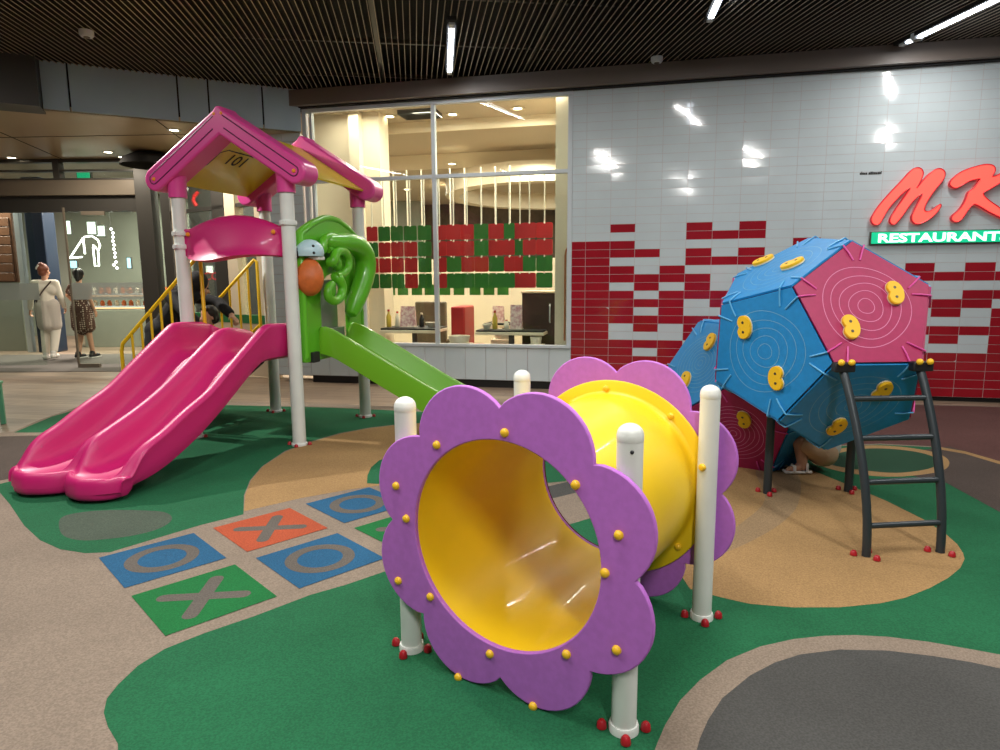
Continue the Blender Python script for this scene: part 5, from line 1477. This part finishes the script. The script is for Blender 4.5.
# woman walking away, seen from behind
wpt = [-8.128, 11.824, 0.0]; wm_ = thing('person', 'woman in cream top and pale skirt walking out through the doors, seen from behind', 'person', (wpt[0], wpt[1], 0.0085), R(12))
def walker(t, s, skirt, J):
    b = MB()
    b.capsule((-.075 * s, 0, .93 * s), (.075 * s, 0, .93 * s), .112 * s); b.capsule((0, 0, 1.0 * s), (0, 0, 1.18 * s), .105 * s, .11 * s)
    b.capsule((-.085 * s, 0, 1.25 * s), (.085 * s, 0, 1.25 * s), .1 * s); b.capsule((-.15 * s, 0, 1.37 * s), (.15 * s, 0, 1.37 * s), .052 * s)
    b.capsule((0, 0, 1.36 * s), (0, .012 * s, 1.5 * s), .05 * s, .046 * s)
    L, m = head(b, (0, .02 * s, 1.585 * s), J['look'], (0, 0, 1), s)
    for k in ('l', 'r'):
        limb(b, [tuple(v * s for v in p) for p in J['arm_' + k]], [.046 * s, .037 * s, .026 * s])
        e, w = Vector(J['arm_' + k][1]) * s, Vector(J['arm_' + k][2]) * s
        hand(b, w, w - e, (1 if k == 'r' else -1, 0, 0.1), s, 0.5, 1 if k == 'r' else -1)
        limb(b, [tuple(v * s for v in p) for p in J['leg_' + k]], [.088 * s, .056 * s, .038 * s])
        a = Vector(J['leg_' + k][2]) * s
        limb(b, [a, a + Vector((0, .06 * s, -.045 * s)), a + Vector((0, .15 * s, -.055 * s))], [.036 * s, .034 * s, .024 * s])
    body = remeshed(b, 'body', M['skin'], t, 0.0085)
    eyes(body, L, s)
    return L, m, body
JW = {'look': (0.25, 1, 0), 'arm_l': [(-.17, 0, 1.37), (-.235, -.03, 1.12), (-.30, .05, .90)], 'arm_r': [(.17, 0, 1.37), (.22, .02, 1.12), (.22, .14, .93)],
      'leg_l': [(-.09, 0, .9), (-.085, .05, .5), (-.09, -.02, .085)], 'leg_r': [(.09, 0, .9), (.09, .02, .5), (.085, -.14, .12)]}
L, m, body = walker(wm_, 1.0, True, JW)
def hull(name, segs, mt, par, vox=0.012):
    b = MB()
    for p0, p1, r0, r1 in segs: b.capsule(p0, p1, r0, r1)
    return remeshed(b, name, mt, par, vox)
lab(hull('top', [((-.085, 0, 1.25), (.085, 0, 1.25), .116, .116), ((0, 0, 1.02), (0, 0, 1.2), .125, .122), ((-.15, 0, 1.365), (.15, 0, 1.365), .066, .066), ((-.17, 0, 1.37), (-.235, -.03, 1.12), .062, .053), ((-.235, -.03, 1.12), (-.292, .038, .925), .053, .042), ((.17, 0, 1.37), (.22, .02, 1.12), .062, .053), ((.22, .02, 1.12), (.22, .13, .945), .053, .042)], M['cream_cloth'], wm_), 'cream long-sleeved top')
lab(hull('skirt', [((-.07, 0, .97), (.07, 0, .97), .13, .13), ((-.07, 0, .97), (-.085, .04, .62), .13, .12), ((.07, 0, .97), (.085, .0, .62), .13, .12), ((-.085, .04, .62), (.085, .0, .62), .115, .115), ((0, 0, 1.0), (0, 0, .64), .135, .15)], M['grey_cloth'], wm_), 'light grey wrap skirt')
lab(hull('trousers', [((-.085, .05, .55), (-.09, -.02, .14), .085, .062), ((.09, .02, .55), (.085, -.13, .17), .085, .062)], M['cream_cloth'], wm_), 'cream trousers')
for x, y, z in ((-.09, -.02, .0), (.085, -.14, .035)):
    b = MB(); b.capsule((x, y - .05, z + .04), (x, y + .13, z + .03), .048, .04); b.capsule((x, y - .02, z + .06), (x, y - .02, z + .1), .05, .05)
    o = remeshed(b, 'shoe', M['white_shoe'], wm_, 0.01)
    for v in o.data.vertices: v.co.z = max(v.co.z, 0.0)
b = MB(); b.sphere(L((0, -.03, .04)), .1, (.92, .9, .92), rot=m); b.sphere(L((0, -.1, .05)), .06); b.sphere(L((0.02, -.09, .1)), .05); b.sphere(L((0, -.05, -.03)), .07)
lab(remeshed(b, 'hair', M['hair_red'], wm_, 0.01), 'auburn hair pinned up')
b = MB(); b.tube([L((-.03, -.15, .03)), L((-.01, -.165, .06)), L((.02, -.15, .1))], .014, 8); b.build('hair_claw', M['white_shoe'], wm_)
b = MB(); b.tube([(.13, -.07, 1.40), (.06, -.122, 1.3), (-.03, -.135, 1.18), (-.11, -.125, 1.06), (-.14, -.05, 1.0)][::-1], .011, 8); lab(b.build('bag_strap', M['strap'], wm_), 'thin dark strap across the back')
# girl in spotted dress
gpt = [-7.631, 11.872, 0.0]; gm_ = thing('person', 'person with dark hair in a spotted brown dress beside the woman at the doors', 'person', (gpt[0], gpt[1] + 0.12, 0.0085), R(-6))
JG = {'look': (-0.5, 1, 0), 'arm_l': [(-.165, 0, 1.36), (-.27, .02, 1.2), (-.31, .16, 1.1)], 'arm_r': [(.165, 0, 1.36), (.215, -.02, 1.12), (.225, .06, .9)],
      'leg_l': [(-.085, 0, .9), (-.09, .05, .5), (-.10, -.05, .085)], 'leg_r': [(.085, 0, .9), (.09, .02, .5), (.11, .06, .085)]}
L, m, body = walker(gm_, 0.955, True, JG)
s = .955
lab(hull('dress', [((-.085 * s, 0, 1.25 * s), (.085 * s, 0, 1.25 * s), .113, .113), ((0, 0, 1.0 * s), (0, 0, 1.2 * s), .118, .118), ((-.14 * s, 0, 1.36 * s), (.14 * s, 0, 1.36 * s), .062, .062), ((-.16 * s, 0, 1.36 * s), (-.215 * s, .0, 1.27 * s), .06, .06), ((.16 * s, 0, 1.36 * s), (.19 * s, -.01, 1.24 * s), .06, .058),
     ((-.06, 0, .95 * s), (-.1, .02, .58), .13, .12), ((.06, 0, .95 * s), (.1, .01, .58), .13, .12), ((0, 0, .95 * s), (0, .02, .56), .14, .15)], M['dress'], gm_), 'brown spotted knee-length dress')
for x, y in ((-.10 * s, -.05 * s), (.11 * s, .06 * s)):
    b = MB(); b.capsule((x, y - .045, .042), (x, y + .13, .034), .046, .038); b.capsule((x, y - .02, .06), (x, y - .02, .09), .047, .047)
    o = remeshed(b, 'shoe', M['black_shoe'], gm_, 0.01)
    for v in o.data.vertices: v.co.z = max(v.co.z, 0.012)
    b = MB(); b.box((x, y + .04, .008), (.085, .25, .016)); b.build('sole', M['white_shoe'], o, bevel=0.006)
b = MB(); b.sphere(L((0, -.025, .035)), .1, (.93, .93, .96), rot=m); b.capsule(L((0, -.1, .05)), L((0, -.13, -.1)), .055, .035); b.sphere(L((0, -.05, -.03)), .075)
remeshed(b, 'hair', M['hair'], gm_, 0.01)

# adult in black bending over the stairs towards the child
ad = thing('person', 'adult in loose black clothes bending over the stairs behind the yellow rail', 'person', (-2.076, 6.182, 0), R(-16.25))
ay = 0.02
hip, sh, hd = Vector((-1.47, ay + .1, .90)), Vector((-1.18, ay + .1, 1.22)), Vector((-1.03, ay + .08, 1.33))
b = MB()
b.capsule(hip + Vector((0, -.07, 0)), hip + Vector((0, .07, 0)), .115); b.capsule(hip, sh, .11, .105); b.capsule(sh + Vector((0, -.14, .02)), sh + Vector((0, .14, .02)), .055)
b.capsule(sh, hd, .05)
L, m = head(b, hd + Vector((.06, 0, .02)), (1, 1.1, -.6), (0, 0, 1), 0.98)
for sgn, el, wr in ((-1, (-.98, ay - .12, 1.10), (-.86, ay - .06, 0.97)), (1, (-.92, ay + .3, 1.17), (-.70, ay + .2, 1.05))):
    s0 = sh + Vector((0, sgn * .16, .02)); limb(b, [s0, el, wr], [.046, .038, .027]); hand(b, wr, Vector(wr) - Vector(el), (0.3, 0.2 * sgn, 1), .95, .5, -sgn)
for sgn in (-1, 1):
    hx = hip + Vector((0, sgn * .09, 0)); ft = Vector((-1.50 + .05 * sgn, ay + sgn * .11, .08)); kn = Vector((-1.47, ay + sgn * .1, .48))
    limb(b, [hx, kn, ft], [.088, .056, .038]); limb(b, [ft, ft + Vector((.06, 0, -.04)), ft + Vector((.15, 0, -.05))], [.036, .034, .024])
body = remeshed(b, 'body', M['skin'], ad, 0.009); eyes(body, L, .98)
segs = [(hip + Vector((0, -.07, 0)), hip + Vector((0, .07, 0)), .122, .122), (hip, sh, .122, .115), (sh + Vector((0, -.14, .02)), sh + Vector((0, .14, .02)), .075, .075)]
for sgn, el, wr in ((-1, (-.98, ay - .12, 1.10), (-.86, ay - .06, 0.97)), (1, (-.92, ay + .3, 1.17), (-.70, ay + .2, 1.05))):
    s0 = sh + Vector((0, sgn * .16, .02)); w2 = Vector(el).lerp(Vector(wr), .8); segs += [(s0, el, .068, .06), (el, w2, .06, .05)]
lab(hull('tunic', segs, M['black_cloth'], ad), 'loose black tunic')
segs = []
for sgn in (-1, 1):
    hx = hip + Vector((0, sgn * .09, 0)); ft = Vector((-1.50 + .05 * sgn, ay + sgn * .11, .16)); kn = Vector((-1.47, ay + sgn * .1, .48))
    segs += [(hx, kn, .10, .08), (kn, ft, .08, .065)]
lab(hull('trousers', segs, M['black_cloth'], ad), 'black trousers')
for sgn in (-1, 1):
    ft = Vector((-1.50 + .05 * sgn, ay + sgn * .11, .0)); b = MB(); b.capsule(ft + Vector((-.05, 0, .042)), ft + Vector((.13, 0, .034)), .045, .038)
    o = remeshed(b, 'shoe', M['black_shoe'], ad, 0.01)
    for v in o.data.vertices: v.co.z = max(v.co.z, 0.01)
b = MB(); b.sphere(L((0, -.03, .03)), .112, (.95, .95, 1.0), rot=m); b.capsule(L((0, -.06, -.03)), sh + Vector((-.02, 0, .07)), .085, .08)
b.capsule(L((0.0, -.02, -.1)), sh + Vector((.06, 0, .02)), .075, .07)
lab(remeshed(b, 'head_scarf', M['black_cloth'], ad, 0.01), 'black head covering')
# small child on the stairs at the slide top
ch = thing('person', 'small dark-haired child in a grey shirt sitting at the top of the pink slide', 'person', (-2.076, 6.182, 0), R(-16.25))
hc = Vector((-.715, -.10, 1.06)); base = Vector((-.70, -.10, .66))
s = .62
b = MB()
b.capsule(base + Vector((0, -.045, 0)), base + Vector((0, .045, 0)), .075); b.capsule(base, base + Vector((0, 0, .2)), .078, .075); b.capsule(base + Vector((0, -.075, .235)), base + Vector((0, .075, .235)), .036)
b.capsule(base + Vector((0, 0, .22)), hc - Vector((0, 0, .05)), .034)
L, m = head(b, hc, (-.25, -.96, -.05), (0, 0, 1), .80)
for sg in (-1, 1):
    s0 = base + Vector((0, sg * .09, .235)); el = s0 + Vector((-.05, sg * .05, -.12)); wr = el + Vector((-.11, -.01 * sg, -.02)) if sg < 0 else el + Vector((.06, .03, -.09))
    limb(b, [s0, el, wr], [.033, .028, .021]); hand(b, wr, wr - el, (0, 0, 1), .55, .4, -sg)
    hx = base + Vector((0, sg * .05, -.01)); kn = hx + Vector((-.17, sg * .02, .02)); ft = kn + Vector((-.03, 0, -.2))
    limb(b, [hx, kn, ft], [.06, .042, .03]); limb(b, [ft, ft + Vector((-.08, 0, -.01))], [.028, .022])
body = remeshed(b, 'body', M['skin'], ch, 0.0065); eyes(body, L, .8)
segs = [(base + Vector((0, 0, .04)), base + Vector((0, 0, .19)), .092, .088), (base + Vector((0, -.075, .232)), base + Vector((0, .075, .232)), .046, .046)]
for sg in (-1, 1):
    s0 = base + Vector((0, sg * .09, .235)); el = s0 + Vector((-.05, sg * .05, -.12)); segs.append((s0, s0.lerp(el, .8), .046, .044))
lab(hull('shirt', segs, mat('grey_shirt', (150, 138, 134), 0.9), ch, 0.008), 'grey shirt')
segs = []
for sg in (-1, 1):
    hx = base + Vector((0, sg * .05, -.01)); kn = hx + Vector((-.17, sg * .02, .02)); segs += [(hx, kn, .074, .058), (kn, kn + Vector((-.02, 0, -.1)), .055, .05)]
segs.append((base + Vector((0, -.045, 0)), base + Vector((0, .045, 0)), .086, .086))
hull('trousers', segs, M['tan_cloth'], ch, 0.008)
b = MB(); b.sphere(L((0, -.03, .045)), .084, (.93, .9, .88), rot=m); b.sphere(L((0, -.06, -.02)), .064); b.capsule(L((-.045, .035, .098)), L((.045, .035, .098)), .022)
for k in (-1, 1): b.capsule(L((k * .072, -.02, .03)), L((k * .066, -.025, -.04)), .022)
remeshed(b, 'hair', M['hair'], ch, 0.007)
# child crouching under the big ball, upper body inside its open bottom
kd = thing('person', 'child in tan shorts and white sandals crouching under the big blue ball', 'person', (2.20, 4.62, 0.012), 0)
hip = Vector((.12, .0, .135)); b = MB()
b.capsule(hip + Vector((0, -.055, 0)), hip + Vector((0, .055, 0)), .085); shd = Vector((.03, -.05, .44))
b.capsule(hip, shd, .08, .078); b.capsule(shd + Vector((0, -.09, 0)), shd + Vector((0, .09, 0)), .04); b.capsule(shd, shd + Vector((-.03, 0, .12)), .037)
L, m = head(b, shd + Vector((-.04, 0, .2)), (-1, 0, -.2), (0, 0, 1), .85)
for sg in (-1, 1):
    hx = hip + Vector((0, sg * .06, 0)); kn = Vector((-.10 - .03 * sg, sg * .09, .22)); ft = Vector((-.09 - .05 * sg, sg * .085, .05))
    limb(b, [hx, kn, ft], [.07, .05, .034]); limb(b, [ft, ft + Vector((-.05, 0, -.018)), ft + Vector((-.1, 0, -.026))], [.03, .026, .019])
    s0 = shd + Vector((0, sg * .1, 0)); el = Vector((-.13, sg * .13, .43)); wr = Vector((-.20, sg * .06, .36)); limb(b, [s0, el, wr], [.036, .03, .022]); hand(b, wr, wr - el, (0, 0, 1), .6, .6, -sg)
body = remeshed(b, 'body', M['skin'], kd, 0.0075); eyes(body, L, .85)
segs = [(hip + Vector((0, -.055, 0)), hip + Vector((0, .055, 0)), .1, .1)]
for sg in (-1, 1):
    hx = hip + Vector((0, sg * .06, 0)); kn = Vector((-.10 - .03 * sg, sg * .09, .22)); segs.append((hx, hx.lerp(kn, .8), .088, .072))
lab(hull('shorts', segs, M['tan_cloth'], kd, 0.009), 'tan shorts')
lab(hull('shirt', [(hip + Vector((0, 0, .07)), shd, .098, .094), (shd + Vector((0, -.1, 0)), shd + Vector((0, .1, 0)), .052, .052), (hip + Vector((.02, -.01, .05)), hip + Vector((.0, -.02, .14)), .116, .108)], M['white_cloth'], kd, 0.009), 'white shirt')
for sg in (-1, 1):
    ft = Vector((-.09 - .05 * sg, sg * .085, 0)); b = MB(); b.box(ft + Vector((-.035, 0, .008)), (.19, .07, .016))
    so = b.build('sandal', M['white_shoe'], kd, bevel=.006)
    b = MB(); b.tube([ft + Vector((-.07, -.036, .012)), ft + Vector((-.065, -.025, .05)), ft + Vector((-.065, .025, .05)), ft + Vector((-.07, .036, .012))], .011, 8); b.tube([ft + Vector((.02, -.036, .012)), ft + Vector((.02, -.03, .07)), ft + Vector((.02, .03, .07)), ft + Vector((.02, .036, .012))], .009, 8)
    b.build('strap', M['white_shoe'], so)
b = MB(); b.sphere(L((0, -.025, .035)), .09, (.93, .94, .94), rot=m); b.sphere(L((0, -.055, -.03)), .07)
remeshed(b, 'hair', M['hair'], kd, 0.009)

# ------------------------------------------------------------------ light
def area(name, loc, size, power, col, rot=(0, 0, 0), spread=None):
    l = bpy.data.lights.new(name, 'AREA'); l.shape = 'RECTANGLE'; l.size, l.size_y = size; l.energy = power; l.color = col
    if spread: l.spread = spread
    o = bpy.data.objects.new(name, l); C.objects.link(o); o.location = loc; o.rotation_euler = rot
    return o
cool = (1.0, 0.97, 0.93); warm = (1.0, 0.88, 0.72)
rz = HD
for i, (x, y, p) in enumerate([(-0.5, 7.27, 20), (1.85, 5.7, 32), (4.3, 6.2, 32)]):
    area('strip_lamp', (x, y, 3.738), (1.3, 0.045), p, cool, (0, 0, rz))
for (x, y, p) in [(-0.4, 2.2, 85), (2.4, 1.6, 70), (-2.6, 1.8, 60), (0.6, -1.2, 130), (4.6, 2.6, 55), (-5.0, 3.6, 45)]:
    area('strip_lamp', (x, y, 3.755), (1.5, 0.05), p, cool, (0, 0, rz))
l = bpy.data.lights.new('key_spot', 'SPOT'); l.energy = 620; l.spot_size = R(95); l.spot_blend = 0.6; l.shadow_soft_size = 0.07; l.color = (1, .95, .88)
o = bpy.data.objects.new('key_spot', l); C.objects.link(o); o.location = (-4.7, 6.5, 3.74)
o.rotation_euler = (Vector((-1.4, 4.6, 0)) - Vector(o.location)).to_track_quat('-Z', 'Y').to_euler()
# restaurant, entrance, mall
for (x, y, p) in ((-2.3, 0.5, 10), (-1.6, 0.4, 24), (-0.1, 0.4, 36), (0.55, 0.2, 16), (-1.2, 1.0, 36), (0.1, 1.0, 36), (-1.8, 2.6, 50), (0, 2.6, 50), (-2.5, 5.5, 90), (-0.2, 6, 90)):  # those nearest the glass are unseen, added to brighten column, cards and end wall
    w_ = W(x, y, 3.32 if y > 1.7 else 3.70); area('restaurant_lamp_fill', w_, (0.5, 0.5), p, warm)
for (x, y, p) in ((-4.3, 9.2, 34), (-6.1, 9.8, 34)):
    area('downlight_lamp', (x, y, 3.29), (0.12, 0.12), p, warm)
for (x, y, p) in ((-7.5, 13.2, 200), (-10.5, 13, 150), (-7.5, 15.6, 160), (-4.6, 11.4, 120)):
    area('mall_lamp', (x, y, 3.5), (1.0, 0.5), p, (1, .93, .82))
w = bpy.data.worlds.new('world'); bpy.context.scene.world = w; w.use_nodes = True
w.node_tree.nodes['Background'].inputs[0].default_value = (0.9, 0.92, 1.0, 1)
w.node_tree.nodes['Background'].inputs[1].default_value = 0.06
sc = bpy.context.scene
sc.view_settings.view_transform = 'Standard'; sc.view_settings.look = 'None'; sc.view_settings.exposure = 0.0; sc.view_settings.gamma = 1.0
sc.view_settings.use_curve_mapping = False
sc.cycles.max_bounces = 8; sc.cycles.transparent_max_bounces = 16
sc.cycles.use_denoising = True
sc.cycles.sample_clamp_indirect = 6
